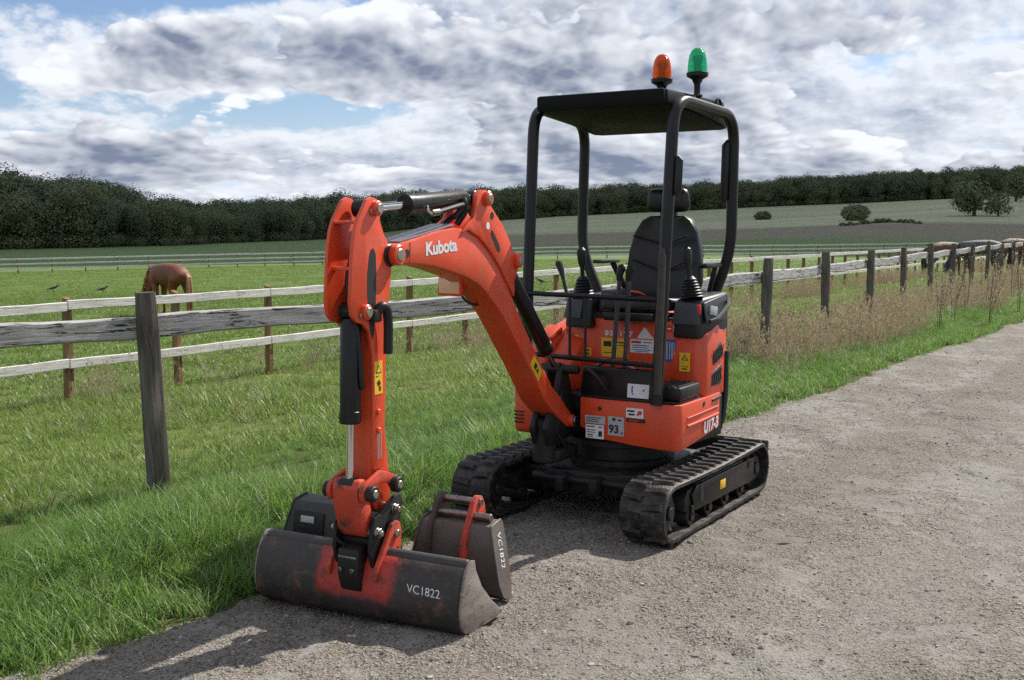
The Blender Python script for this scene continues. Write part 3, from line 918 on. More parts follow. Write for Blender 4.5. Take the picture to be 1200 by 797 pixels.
# old roadside fence: dark square posts, one weathered rail on the field side
f1 = empty('timber_fence', (0, 0, 0))
tag(f1, 'old weathered grey timber fence with single top rail and dark square posts beside the road', 'fence')
F1 = [(-5.7, 2.3), (-3.92, 4.28), (-2.05, 6.33), (.13, 8.62), (1.45, 10.45), (2.84, 12.4)]
for i in range(1, 15): F1.append((2.84 + 1.375 * i + .006 * i * i, 12.4 + 2.49 * i))
pm1 = [post_mesh(1.17, .105, .10, s, WOOD_POST) for s in range(4)]
rm1 = [wavy_board(2.85, .125, .06, s, WOOD_OLD, .008) for s in range(5)]
rr = random.Random(3)
for i, (x, y) in enumerate(F1):
    tl = (radians(-2.0), radians(.5)) if i == 2 else (rr.uniform(-.025, .025), rr.uniform(-.02, .02))
    z0 = gz(x, y)
    post_at(x, y, (0.02 if i == 2 else z0 + rr.uniform(-.03, .05)), pm1[i % 4], f1, road_yaw, tl)
off = NF * .080
for i in range(len(F1) - 1):
    a = np.array(F1[i]) + off; b_ = np.array(F1[i + 1]) + off
    za = .925 + rr.uniform(-.012, .012); zb = .925 + rr.uniform(-.012, .012)
    if i == 1: za, zb = .95, .915
    if i == 2: za, zb = .925, .935
    rail_between((a[0], a[1], za), (b_[0], b_[1], zb), rm1[i % 5], 2.85, f1)

# paddock fence: brown posts, two pale rails on the road side
f2 = empty('paddock_fence', (0, 0, 0))
tag(f2, 'paddock fence with two pale bleached rails on slim brown posts behind the roadside fence', 'fence')
dirF = np.array([.53, .848]); base2 = np.array([-2.50, 15.3])
pm2 = [post_mesh(1.16, .085, .085, 20 + s, WOOD_BROWN, .3) for s in range(4)]
rm2 = [wavy_board(3.0, .10, .036, 40 + s, WOOD_RAIL, .004) for s in range(5)]
# post positions from spacing 1.5 m along the line
sp = 1.497
ks = range(-9, 62)
off2 = np.array([dirF[1], -dirF[0]]) * .062
pos2 = [base2 + dirF * (k * sp + .28) for k in ks]
def topz2(P): return .78 - max(0, (np.hypot(*P) - 26)) * .0042
for i, p in enumerate(pos2):
    tz = topz2(p)
    g_ = gz(p[0], p[1])
    o = post_at(p[0], p[1], tz + .03 - 1.16, pm2[i % 4], f2, atan2(dirF[1], dirF[0]), (rr.uniform(-.02, .02), rr.uniform(-.02, .02)))
for i in range(0, len(pos2) - 2, 2):
    for h in (-.10, -.72):
        a = pos2[i] + off2 - dirF * .02; b_ = pos2[i + 2] + off2 - dirF * .035
        rail_between((a[0], a[1], topz2(a) + h + rr.uniform(-.01, .01)), (b_[0], b_[1], topz2(b_) + h + rr.uniform(-.01, .01)), rm2[(i // 2) % 5], 3.0, f2)

# far fence across the field
f3 = empty('field_fence', (0, 0, 0))
tag(f3, 'long low three rail pale fence across the far side of the paddock', 'fence')
F3 = [(-62, 72), (-41, 86), (-22, 99), (2, 108), (24, 112), (50, 116), (72, 118)]
pm3 = [post_mesh(1.2, .11, .11, 60 + s, WOOD_BROWN) for s in range(2)]
rm3 = [wavy_board(5.0, .12, .05, 70 + s, WOOD_RAIL, .006, 6) for s in range(3)]
pl = [np.array(p, float) for p in F3]
samp = []
for a, b_ in zip(pl[:-1], pl[1:]):
    n = max(1, int(round(np.linalg.norm(b_ - a) / 2.5)))
    for k in range(n): samp.append(a + (b_ - a) * k / n)
samp.append(pl[-1])
for i, p in enumerate(samp):
    post_at(p[0], p[1], gz(*p), pm3[i % 2], f3, 0.2)
for i in range(0, len(samp) - 2, 2):
    a, b_ = samp[i], samp[i + 2]
    dn = np.array([b_[1] - a[1], -(b_[0] - a[0])]); dn = dn / np.linalg.norm(dn) * .085
    for h in (1.07, .68, .30):
        rail_between((a[0] + dn[0], a[1] + dn[1], gz(*a) + h), (b_[0] + dn[0], b_[1] + dn[1], gz(*b_) + h), rm3[i % 3], 5.0, f3)

# ------------------------------------------------------------------ trees
def crown_mesh(name, lobes, nleaf, size, seed, mat=LEAF):
    """leaf clumps spread over several lobes, mostly near the surface"""
    rr = np.random.default_rng(seed)
    V = []; F = []
    w = np.array([l[3] * l[3] for l in lobes]); w = w / w.sum()
    for i in range(nleaf):
        l = lobes[rr.choice(len(lobes), p=w)]
        d = rr.normal(size=3); d /= np.linalg.norm(d)
        r = l[3] * (1 - .35 * rr.random() ** 2) * (1 + .12 * sin(d[0] * 9 + seed) * sin(d[2] * 8))
        c = np.array(l[:3]) + d * r * np.array([1, 1, l[4]])
        a = rr.normal(size=3); a /= np.linalg.norm(a)
        nrm = d + a * .32; nrm /= np.linalg.norm(nrm)
        t = np.cross(nrm, a); t /= np.linalg.norm(t) + 1e-9; b2 = np.cross(nrm, t)
        s = size * rr.uniform(.6, 1.3)
        o = len(V)
        V += [tuple(c - t * s * .5), tuple(c + b2 * s * .35 + nrm * s * .1), tuple(c + t * s * .5), tuple(c - b2 * s * .35 + nrm * s * .1)]
        F.append((o, o + 1, o + 2, o + 3))
    me = bpy.data.meshes.new(name); me.from_pydata(V, [], F); me.materials.append(mat)
    return me
def lobes_for(h, w, n, seed, low=.25):
    rr = random.Random(seed)
    L = [(0, 0, h * .6, w * .42, 1.0)]
    for i in range(n):
        a = rr.uniform(0, 2 * pi); r = w * rr.uniform(.15, .38)
        z = h * rr.uniform(low, .86)
        L.append((r * cos(a), r * sin(a), z, w * rr.uniform(.17, .30), rr.uniform(.75, 1.05)))
    L.append((0, 0, h * .86, w * .2, .8))
    return L
wood_m = []
for i in range(6):
    h, w = 10, (7.5, 8.5, 7, 9, 8, 6.5)[i]
    lb = lobes_for(h, w, 12, i, .16) + [(w * .22 * cos(q * 1.26), w * .22 * sin(q * 1.26), h * .13, w * .24, .8) for q in range(5)]
    me = crown_mesh('wood_tree', lb, 5200, .36, 100 + i)
    wood_m.append(me)
pts = []; sc = []
rr = np.random.default_rng(4)
for az in np.arange(radians(-34), radians(36), radians(.33)):
    q = np.array([[sin(az), cos(az)]])
    dw, zw = dwood(q * 300)
    for row in range(5):
        d = dw[0] + 3 + row * 11 + rr.uniform(-5, 5)
        a2 = az + rr.normal(0, radians(.22))
        x, y = d * sin(a2), d * cos(a2)
        px = 600 + 1300 * math.tan(a2)
        hgt = np.interp(px, [-300, 0, 110, 145, 210, 300, 400, 600, 900, 1100, 1250, 1500], [11.6, 11.4, 10.9, 9.8, 8.0, 8.3, 9.8, 10.2, 9.9, 10.8, 10.6, 10.6])
        hgt *= rr.uniform(.78, 1.12) * (0.82 if row == 0 else 1.0)
        pts.append((x, y, gz(x, y) - .3)); k = hgt / 10 / .96
        sc.append((k * rr.uniform(.9, 1.25), k * rr.uniform(.9, 1.25), k))
pts = np.array(pts)
tag(scatter('woodland', pts, np.column_stack([np.zeros(len(pts)), np.zeros(len(pts)), rr.uniform(0, 6.28, len(pts))]), np.array(sc), wood_m),
    'dark dense woodland running along the skyline behind the fields', 'woodland', kind='stuff')

def place_tree(name, px, pybase, d, h, w, label, cat, seed, nl=1200, low=.12, trunk=True, group=None):
    az = math.atan((px - 600) / 1300); x, y = d * sin(az), d * cos(az)
    z = gz(x, y)
    r = empty(name, (x, y, z))
    tag(r, label, cat, group)
    lb = lobes_for(h, w, 9, seed, low)
    if cat == 'bush':
        lb = [(0, 0, h * .40, w * .44, h * .56 / (w * .44))] + [(w * .24 * cos(q * 1.05 + seed), w * .24 * sin(q * 1.05 + seed), h * (.34 + .2 * ((q * 7) % 3) / 2), w * .24, .9) for q in range(6)]
    obj('crown', crown_mesh('crown', lb, nl, .055 * w + .18, seed), r)
    if trunk:
        mb = MB()
        mb.tube([(0, 0, -.3), (.05, 0, h * .25), (0, .08, h * .55)], [w * .05, w * .04, w * .02], 8)
        for k in range(5):
            a = k * 1.3 + seed
            mb.tube([(0, 0, h * (.22 + .06 * k)), (cos(a) * w * .18, sin(a) * w * .18, h * (.45 + .05 * k)), (cos(a) * w * .3, sin(a) * w * .3, h * (.6 + .04 * k))], [w * .018, w * .012, w * .006], 6)
        mb.build('trunk', BARK, r)
    return r
place_tree('bush', 892, 255, 262, 1.9, 4.3, 'small round dark bush on the olive hillside, left of the larger bush', 'bush', 3, 1500, .3)
place_tree('bush', 1000, 261, 225, 3.2, 5.8, 'larger round dark bush standing alone on the hillside below the wood', 'bush', 5, 2200, .3)
place_tree('tree', 1138, 258, 238, 6.4, 8.6, 'broad dark tree on the right hillside in front of the wood', 'tree', 8, 1500, .3)
place_tree('tree', 1166, 262, 235, 4.6, 5.0, 'smaller round tree beside the broad tree on the right hillside', 'tree', 9, 1000, .25)
place_tree('tree', 1186, 240, 330, 7.6, 8.5, 'dark tree at the right picture edge merging with the wood', 'tree', 12, 1200, .25)

hp_ = []
for px in np.arange(985, 1080, 3.2):
    d_ = 204 + 5 * sin(px * .05); az = math.atan((px - 600) / 1300)
    x_, y_ = d_ * sin(az), d_ * cos(az); hp_.append((x_, y_, gz(x_, y_) - .2))
hp_ = np.array(hp_); hs = rng.uniform(.035, .11, len(hp_))
tag(scatter('hedgerow', hp_, np.column_stack([np.zeros(len(hp_)), np.zeros(len(hp_)), rng.uniform(0, 6.28, len(hp_))]), np.column_stack([hs * 1.8, hs * 1.8, hs]), wood_m),
    'low dark scrubby hedge line below the bushes on the right hillside', 'hedge', kind='stuff')

# added cloud, unseen above the frame, placed to shade the far fields and wood
def shade_cloud_mesh(seed):
    rr = random.Random(seed)
    bm = bmesh.new()
    for k in range(40):
        m = bmesh.ops.create_icosphere(bm, subdivisions=3, radius=1.0)
        cx, cy = -1 + 2 * (k % 8) / 7 + rr.uniform(-.1, .1), -1 + 2 * (k // 8) / 4 + rr.uniform(-.12, .12)
        s = rr.uniform(70, 100)
        for v in m['verts']:
            n = mnoise.noise(v.co * 2 + Vector((k, 0, 0))) * .25 + 1
            v.co = Vector((cx * 330 + v.co.x * s * n * 1.3, cy * 190 + v.co.y * s * n * 1.2, max(-8, v.co.z * s * .55 * n)))
    me = bpy.data.meshes.new('shade_cloud'); bm.to_mesh(me); bm.free()
    return me
cm, nt, b = new_mat('shade_cloud_white')
b.inputs['Base Color'].default_value = (.85, .87, .9, 1); b.inputs['Roughness'].default_value = 1.0; b.inputs['Specular IOR Level'].default_value = 0
cme = shade_cloud_mesh(2); cme.materials.append(cm)
cl = obj('shade_cloud', cme); cl.location = (60 + 320, 410 + 307, 445)
tag(cl, kind='structure')

# ------------------------------------------------------------------ the mini excavator
# local frame: x forward, y to the machine's left, z up
HEAD = radians(31.8)
ex = empty('mini_excavator', (.62, 6.20, 0), atan2(-cos(HEAD), -sin(HEAD)))
tag(ex, 'orange and black tracked mini excavator with open canopy parked on the gravel road', 'excavator')
SWING = radians(4.4)
BM = Matrix.Translation((.52, -.2, 0)) @ Matrix.Rotation(SWING, 4, 'Z')     # boom frame -> machine frame

# ---- tracks
TW = .24; TRAD = .148; TX0, TX1 = -.585, .655; TZC = .158
def loop_pt(t, off=0.0):
    """point and outward normal along the belt loop, t in metres"""
    Ls = TX1 - TX0; La = pi * TRAD
    t = t % (2 * Ls + 2 * La)
    if t < Ls:
        sag = -.010 * sin(pi * t / Ls)
        return TX1 - t, TZC + TRAD + off + sag, 0.0, 1.0
    t -= Ls
    if t < La:
        a = pi / 2 + t / TRAD
        return TX0 + cos(a) * (TRAD + off), TZC + sin(a) * (TRAD + off), cos(a), sin(a)
    t -= La
    if t < Ls: return TX0 + t, TZC - TRAD - off, 0.0, -1.0
    t -= Ls
    a = -pi / 2 + t / TRAD
    return TX1 + cos(a) * (TRAD + off), TZC + sin(a) * (TRAD + off), cos(a), sin(a)
PERI = 2 * (TX1 - TX0) + 2 * pi * TRAD
def lug_mesh(w):
    mb = MB()
    lo = [(-.020, -w / 2, -.004), (.020, -w / 2, -.004), (.020, w / 2, -.004), (-.020, w / 2, -.004)]
    hi = [(-.012, -w / 2 + .008, .016), (.012, -w / 2 + .008, .016), (.012, w / 2 - .008, .016), (-.012, w / 2 - .008, .016)]
    mb.taper(lo, hi)
    return mb.mesh('lug', RUBBER, 25)
LUG_A = lug_mesh(.115); LUG_B = lug_mesh(.105)
NL = 38
for side in (1, -1):
    yc = side * .50
    mb = MB()
    n = 120
    V = []; F = []
    for i in range(n):
        x, z, nx, nz = loop_pt(PERI * i / n)
        xi, zi = x - nx * .024, z - nz * .024
        e = .012
        V += [(x, yc - TW / 2 + e, z), (x, yc + TW / 2 - e, z), (x - nx * .007, yc + TW / 2, z - nz * .007), (xi, yc + TW / 2, zi), (xi, yc - TW / 2, zi), (x - nx * .007, yc - TW / 2, z - nz * .007)]
    for i in range(n):
        j = (i + 1) % n
        for k in range(6):
            k2 = (k + 1) % 6
            F.append((i * 6 + k, i * 6 + k2, j * 6 + k2, j * 6 + k))
    mb.add(V, F)
    track = mb.build('track', RUBBER, ex)
    for i in range(NL):
        for half, me, st in ((1, LUG_A, 0), (-1, LUG_B, .5)):
            x, z, nx, nz = loop_pt(PERI * (i + st) / NL)
            M = frame((x, yc + half * .055 * side, z), (nz, half * side * .10, -nx), (0, 1, 0))
            obj('lug', me, track, M)
    for i in range(NL):                                   # steel guide teeth inside the belt
        x, z, nx, nz = loop_pt(PERI * (i + .25) / NL)
        mb = MB() if i == 0 else None
        if i == 0:
            mb.taper([(-.016, -.035, 0), (.016, -.035, 0), (.016, .035, 0), (-.016, .035, 0)], [(-.009, -.028, .024), (.009, -.028, .024), (.009, .028, .024), (-.009, .028, .024)])
            GUIDE = mb.mesh('guide_tooth', STEEL, 25)
        obj('guide_tooth', GUIDE, track, frame((x - nx * .022, yc, z - nz * .022), (nz, 0, -nx), (0, -1, 0)))
    # frame, wheels
    fr_ = MB()
    o_ = side
    fr_.prism([(-.46, .10), (-.46, .22), (-.38, .245), (.30, .245), (.42, .225), (.46, .19), (.46, .12), (.38, .10)], 'y', yc - .075, yc + .085, .012)
    fr_.build('track_frame', BLACK_DUSTY, track)
    MB().prism([(-.52, .10), (-.52, .235), (.34, .240), (.40, .20), (.36, .11)], 'y', yc + o_ * .088, yc + o_ * .100, .004).build('cover_plate', BLACK, track)
    MB().box((-.42, yc + o_ * .09, .21), (.06, .02, .06), .006).build('bracket', BLACK, track)
    MB().box((.28, yc + o_ * .092, .19), (.055, .022, .10), .006).build('bracket', BLACK, track)
    MB().box((-.02, yc + o_ * .1015, .175), (.075, .004, .048), .001).build('sticker', YELLOW, track)
    for x, r in ((.655, .118), (-.585, .118)):
        w = MB(); w.cyl((x, yc - .06, TZC), (x, yc + .06, TZC), r, 32, .008)
        w.cyl((x, yc - .085, TZC), (x, yc + .085, TZC), r * .62, 28, .006)
        w.cyl((x, yc - .10, TZC), (x, yc + .10, TZC), r * .30, 20, .006)
        w.build('idler' if x > 0 else 'sprocket', BLACK_DUSTY, track)
    for x in (-.34, -.1, .14, .38):
        w = MB(); w.cyl((x, yc - .07, .083), (x, yc + .085, .083), .047, 20, .006); w.cyl((x, yc + o_ * .085, .083), (x, yc + o_ * .098, .083), .024, 14, .003)
        w.build('roller', BLACK_DUSTY, track)
        br = MB().box((x, yc + o_ * .092, .115), (.035, .012, .06), .004)
        br.build('roller_bracket', BLACK_DUSTY, track)
    w = MB(); w.cyl((.0, yc - .05, .268), (.0, yc + .05, .268), .026, 16, .004); w.build('roller', BLACK_DUSTY, track)

# ---- undercarriage
u_ = MB()
u_.prism([(-.42, -.30), (-.42, .30), (.36, .30), (.46, .2), (.46, -.2), (.36, -.30)], 'z', .145, .265, .02)
for s in (-1, 1):
    for x in (-.28, .28):
        u_.box((x, s * .36, .19), (.14, .18, .10), .01)
und = u_.build('undercarriage', BLACK_DUSTY, ex)
MB().lathe([(.30, 0), (.30, .03), (.27, .035), (.27, .10), (.31, .11), (.31, .14)], (0, 0, .262), n=40).build('slew_ring', BLACK_DUSTY, ex)
for s in (-1, 1):
    MB().box((.50, s * .10, .205), (.10, .05, .09), .012).build('lug_plate', BLACK_DUSTY, und)
MB().cyl((.47, -.3, .215), (.47, .3, .215), .022, 14, .004).build('slide_rod', BLACK_DUSTY, und)
# dozer blade at the far end
bl = MB()
bl.prism([(-.98, .07), (-.955, .05), (-.93, .10), (-.925, .17), (-.935, .235), (-.95, .255), (-.965, .24), (-.955, .17)], 'y', -.535, .535, .003)
blade = bl.build('dozer_blade', BLACK, ex)
for s in (-1, 1):
    MB().prism([(-.94, .09), (-.94, .2), (-.45, .23), (-.40, .17), (-.45, .13)], 'y', s * .22 - .03, s * .22 + .03, .008).build('blade_arm', BLACK, blade)
    MB().box((-.943, s * .50, .222), (.028, .06, .06), .004).build('end_plate', BLACK, blade)
    MB().cyl((-.93, s * .51, .228), (-.927, s * .51, .228), .012, 12).build('pin_hole', SILVER, blade)

# ---- upper body
def arc_pts(cx, cy, r, a0, a1, n):
    return [(cx + r * cos(a0 + (a1 - a0) * i / n), cy + r * sin(a0 + (a1 - a0) * i / n)) for i in range(n + 1)]
deck = MB()
plan = [(.30, -.07), (.30, .42), (.22, .47)] + arc_pts(0, 0, .56, radians(118), radians(242), 16) + [(.22, -.47), (.28, -.45), (.28, -.36), (.10, -.34), (.10, -.07)]
deck.prism(plan, 'z', .40, .625, .006)
deck.build('main_deck', BLACK_DUSTY, ex)
# front skirt: flat front panel wrapping round the corner to the side
sk = MB()
outer = [(.338, -.085), (.352, .05), (.356, .25), (.350, .40)] + [(.30 + .05 * cos(a), .45 + .05 * sin(a)) for a in np.linspace(0.15, pi / 2, 7)] + [(.0, .503), (-.22, .495), (-.33, .468)]
inner = [(p[0] * .94 if p[1] < .4 else p[0] - .012, p[1] if p[1] < .4 else p[1] - .025) for p in outer]
def zlow(p):
    if p[1] < .4 and p[0] > .3: return .432 - .03 * smooth(-.08, .42, p[1]) + .05 * (1 - smooth(-.085, -.02, p[1]))
    return .402 + .05 * smooth(.2, -.33, np.array(p[0])) if False else .402 + .06 * float(np.clip((.30 - p[0]) / .63, 0, 1))
n = len(outer)
lo = [(*p, zlow(p)) for p in outer] + [(*p, zlow(p)) for p in reversed(inner)]
hi = [(*p, .642) for p in outer] + [(*p, .642) for p in reversed(inner)]
V = lo + hi; m_ = len(lo)
F = [(i, (i + 1) % m_, m_ + (i + 1) % m_, m_ + i) for i in range(m_)]
for i in range(n - 1):
    j = m_ - 1 - i
    F.append((i, i + 1, j - 1, j)); F.append((m_ + i, m_ + j, m_ + j - 1, m_ + i + 1))
Vb, Fb = bevelled(V, F, .008, 2, 40)
sk.add(Vb, Fb)
skirt = sk.build('front_skirt', ORANGE, ex, 40)
MB().cyl((.352, .043, .592), (.358, .043, .592), .010, 16).build('key_hole', INK, skirt)
MB().tube([(.25, .506, .523), (.1, .5075, .525), (-.10, .5025, .527), (-.20, .499, .528)], .0065, 8).build('pressed_ridge', ORANGE, skirt)
MB().tube([(.25, .505, .565), (.1, .5055, .567), (-.10, .5005, .569), (-.20, .4975, .57)], .004, 8).build('pressed_ridge', ORANGE, skirt)
MB().prism([(-.10, .606), (-.22, .612), (-.22, .626), (-.10, .620)], 'y', .49, .506, .002).build('vent_slot', INK, skirt)
MB().prism([(.035, .60), (.012, .602), (.012, .626), (.03, .625)], 'y', .49, .5065, .002).build('vent_slot', INK, skirt)
text('U17-3', .088, frame((-.075, .5065, .480), (-1, -.03, .03), (0, 0, 1)), WHITE, skirt, bold=.003, shear=.15, sx=1.0)

def decal(parent, name, o, xa, ya, w, h, mat):
    """thin plate; local x right, y up; returns its frame for print on it"""
    M = frame(o, xa, ya)
    mb = MB().box((0, 0, 0), (w, h, .0016)); mb.xf(M)
    d = mb.build(name, mat, parent, 0)
    return d, M
def bars(parent_decal, M, rects, mat, name='print'):
    mb = MB()
    for (x, y, w, h) in rects: mb.box((x, y, .0012), (w, h, .0008))
    mb.xf(M)
    return mb.build(name, mat, parent_decal, 0)
FX = (0, 1, 0); FZ = (0, 0, 1)         # front faces: right in picture = +y
def fdec(parent, name, x, y0, y1, z0, z1, mat):
    return decal(parent, name, (x, (y0 + y1) / 2, (z0 + z1) / 2), FX, FZ, y1 - y0, z1 - z0, mat)
d, M = fdec(skirt, 'sticker', .3585, .096, .190, .455, .557, SILVER)
text('93', .060, M @ Matrix.Translation((-.012, -.018, .0012)), INK, d, bold=.0022)
text('dB', .016, M @ Matrix.Translation((.034, -.035, .0012)), INK, d)
bars(d, M, [(-.012, .036, .018, .016), (.022, .034, .022, .008)], INK)
d, M = fdec(skirt, 'sticker', .356, -.044, .078, .508, .552, SILVER)
bars(d, M, [(-.01, .010, .09, .004), (-.02, .0, .07, .004), (-.015, -.011, .08, .004)], INK)
d, M = fdec(skirt, 'sticker', .356, -.039, .070, .427, .502, WHITE)
bars(d, M, [(-.025, .027, .045, .006), (.033, .027, .02, .006), (-.022, .008, .05, .004), (-.022, -.004, .05, .004), (-.028, -.018, .034, .006), (.033, -.010, .022, .030)], INK)
bars(d, M, [(-.028, -.028, .034, .005)], RED)
d, M = fdec(skirt, 'sticker', .359, .202, .302, .560, .611, WHITE)
bars(d, M, [(-.022, .010, .042, .010), (-.018, -.008, .036, .010)], INK); bars(d, M, [(.030, .004, .022, .020), (.018, -.006, .012, .012)], RED)
d, M = fdec(skirt, 'sticker', .359, .204, .310, .537, .556, INK)
bars(d, M, [(-.01, 0, .06, .006)], RED)

# left corner body piece beside the boom
lb = MB()
prof = [(.335, .41), (.345, .45), (.345, .66), (.30, .74), (.10, .92), (-.10, .985), (-.30, 1.03), (-.50, 1.0), (-.52, .44), (-.45, .41)]
def hood(profile, y0, y1, inset, mb):
    a = [(p[0], y0, p[1]) for p in profile]; b = [(p[0], y1, p[1]) for p in profile]
    mb.taper(a, b, inset)
hood(prof, -.505, -.37, .022, lb)
left_body = lb.build('side_cover', ORANGE, ex, 40)
for k in range(4):
    MB().box((.347, -.468, .472 + k * .020), (.012, .065, .008), .003).build('vent_slot', INK, left_body)
lh = MB()
lh.taper([(.20, -.37, .80), (.20, -.24, .76), (-.02, -.24, .93), (-.02, -.37, .975)], [(.19, -.37, .60), (.19, -.24, .60), (-.02, -.24, .60), (-.02, -.37, .60)], .012)
lh.build('inner_cover', ORANGE, ex, 40)
cap_ = MB().box((.06, -.435, .945), (.16, .10, .05), .018, Matrix.Rotation(radians(24), 3, 'Y'))
cap_.build('filler_cover', ORANGE, ex, 40)

# seat box and stickers
sb = MB().prism([(-.005, -.37), (-.005, .345), (-.50, .40), (-.50, -.42)], 'z', .625, 1.045, .012)
seat_box = sb.build('seat_box', ORANGE, ex)
rb_prof = [(.005, .30), (.005, .44), (-.03, .495), (-.30, .487), (-.40, .46), (-.45, .30)]
rb = MB()
rb.taper([(p[0], p[1], .628) for p in rb_prof], [(p[0] - .01, p[1] - .005, z) for p, z in zip(rb_prof, (.965, .965, .985, 1.055, 1.055, 1.055))], .012)
side_box = rb.build('side_cover', ORANGE, ex, 40)
def grille(pts, label=None):
    g = MB().prism(pts, 'y', .484, .493, .003)
    o = g.build('grille', MESHGRILLE, side_box)
    c = np.mean(pts, 0)
    mb = MB()
    xs = [p[0] for p in pts]; zs = [p[1] for p in pts]
    for k in range(5):
        f = (k + .5) / 5
        x = max(xs) + (min(xs) - max(xs)) * f
        for a in (.35, -.35):
            zc = min(zs) + (max(zs) - min(zs)) * .5
            mb.box((x, .4945, c[1] + (f - .5) * .03), (.003, .003, (max(zs) - min(zs)) * .62), 0, Matrix.Rotation(a, 3, 'Y'))
    mb.build('grille_wire', GREY_PLASTIC, o, 0)
grille([(-.12, .852), (-.235, .930), (-.275, .853), (-.135, .803)])
grille([(-.113, .757), (-.255, .800), (-.250, .690), (-.103, .690)])
# black rear bumper and counterweight
cw = MB()
pl_ = [(-.33, .475)] + arc_pts(0, 0, .575, radians(124), radians(236), 14) + [(-.33, -.475)]
cw.prism(pl_, 'z', .42, .86, .02)
cw.build('counterweight', BLACK, ex)
MB().tube(fillet([(-.285, .482, .46), (-.30, .488, .50), (-.345, .482, .62), (-.36, .474, .86)], .06), .018, 10).build('rubber_bumper', PLASTIC, ex)
rc = MB().prism([(-.40, -.44)] + [(-.40, .44)] + arc_pts(0, 0, .555, radians(130), radians(230), 10), 'z', .862, 1.06, .02)
rc.build('engine_cover', ORANGE, ex)

sbx = -.0035
d, M = fdec(seat_box, 'sticker', sbx, -.134, .035, .828, .936, YELLOW)
bars(d, M, [(0, 0, .004, .108), (.045, .03, .06, .006), (.045, .015, .06, .004), (-.045, .02, .05, .03), (-.04, -.03, .05, .004), (.06, -.035, .008, .018)], INK)
d, M = fdec(seat_box, 'sticker', sbx, .048, .191, .862, .936, WHITE)
bars(d, M, [(-.035, .022, .06, .012), (.035, .022, .05, .006)], RED)
bars(d, M, [(-.01, .004, .10, .005), (-.01, -.008, .10, .004), (0, -.020, .11, .004), (0, -.029, .08, .003)], BLUE)
tri = MB().prism([(.088, .942), (.192, .942), (.134, 1.008)], 'x', sbx - .001, sbx + .001); tri.build('sticker', WHITE, seat_box, 0)
d, M = fdec(seat_box, 'sticker', sbx, .254, .324, .823, .947, BLUE)
bars(d, M, [(-.018, 0, .008, .10), (-.002, 0, .006, .10), (.012, 0, .008, .09), (.025, 0, .004, .10)], SILVER)
text('853197', .040, frame((sbx, -.025, .962), FX, FZ), WHITE, seat_box, bold=.001, sx=1.3, space=1.15)
d, M = fdec(seat_box, 'sticker', sbx, .264, .300, .988, 1.022, RED); bars(d, M, [(0, 0, .022, .008)], WHITE)
d, M = fdec(seat_box, 'sticker', sbx, .306, .334, .988, 1.020, WHITE); bars(d, M, [(0, 0, .008, .016)], INK)
for (a, b2, c2, d2) in ((-.318, -.278, .823, .943), (-.366, -.335, .818, .844), (-.245, -.197, .828, .873)):
    d, M = fdec(seat_box, 'sticker', sbx, a, b2, c2, d2, YELLOW)
    bars(d, M, [(0, (d2 - c2) * .18, (b2 - a) * .5, (d2 - c2) * .22), (0, -(d2 - c2) * .25, (b2 - a) * .6, (d2 - c2) * .2)], INK)
d, M = fdec(side_box, 'sticker', .0075, .350, .412, .776, .880, YELLOW)
tri = MB(); tri.prism([(-.020, .010), (.020, .010), (0, .044)], 'z', .0009, .0015); tri.box((0, -.025, .0012), (.040, .003, .0008)); tri.box((0, -.037, .0012), (.030, .006, .0008)); tri.xf(M); tri.build('print', INK, d, 0)
tri = MB(); tri.prism([(-.013, .014), (.013, .014), (0, .037)], 'z', .0015, .0021); tri.xf(M); tri.build('print', YELLOW, d, 0)
tri = MB(); tri.box((0, .025, .0022), (.003, .012, .0008)); tri.xf(M); tri.build('print', INK, d, 0)

# floor, step mat, pedals
MB().prism([(.31, -.22), (.31, .40), (.27, .47), (-.01, .48), (-.01, -.22)], 'z', .626, .652, .006).build('floor', BLACK_DUSTY, ex)
fp = MB().prism([(.270, .645), (.305, .645), (.285, .80), (.262, .81)], 'y', -.10, .32, .006)
front_panel = fp.build('front_panel', BLACK, ex)
d, M = decal(front_panel, 'sticker', (.3055, .245, .695), FX, (-.12, 0, 1), .125, .074, WHITE)
bars(d, M, [(-.035, .008, .008, .035), (-.03, -.016, .010, .008), (.032, .006, .010, .010), (.03, -.012, .004, .004)], BLUE)
st = MB().box((.155, .40, .690), (.27, .165, .075), .016)
step = st.build('step_mat', PLASTIC, ex)
for i in range(9):
    for j in range(5):
        if i == 0 and j == 0: STUD = MB().lathe([(.011, 0), (.009, .006), (.004, .008)], (0, 0, 0), n=8).mesh('stud', PLASTIC, 25)
        obj('stud', STUD, step, Matrix.Translation((.045 + i * .0275 + (.013 if j % 2 else 0), .340 + j * .03, .7265)))
for y, a in ((-.04, .2), (.20, -.25)):
    MB().tube(fillet([(.24, y, .66), (.245, y, .80), (.255, y + a * .25, .83), (.255, y + a * .4, .835)], .03), .010, 8).build('pedal', STEEL, ex)
# travel levers
for y0, y1 in ((.03, .095), (.10, .150)):
    lv = MB().tube(fillet([(.20, y0, .655), (.215, y0 + .03, .95), (.235, y1, 1.28)], .1), .0125, 10)
    lever = lv.build('travel_lever', GREY_PLASTIC, ex)
    MB().tube([(.234, y1 - .003, 1.275), (.236, y1 + .002, 1.315), (.232, y1 + .012, 1.345), (.226, y1 + .02, 1.352)], [.016, .021, .024, .015], 10).build('knob', PLASTIC, lever)
# foot guard bars at the front
gb_ = MB()
gb_.tube([(.352, -.40, 1.197), (.345, .385, 1.185)], .014, 10)
guard = gb_.build('guard_rail', BLACK, ex)
MB().tube([(.352, -.40, .862), (.352, .385, .842)], .014, 10).build('crossbar', BLACK, guard)
for y in (-.143, -.048): MB().tube([(.352, y, 1.19), (.352, y, .86)], .008, 8).build('upright', BLACK, guard)

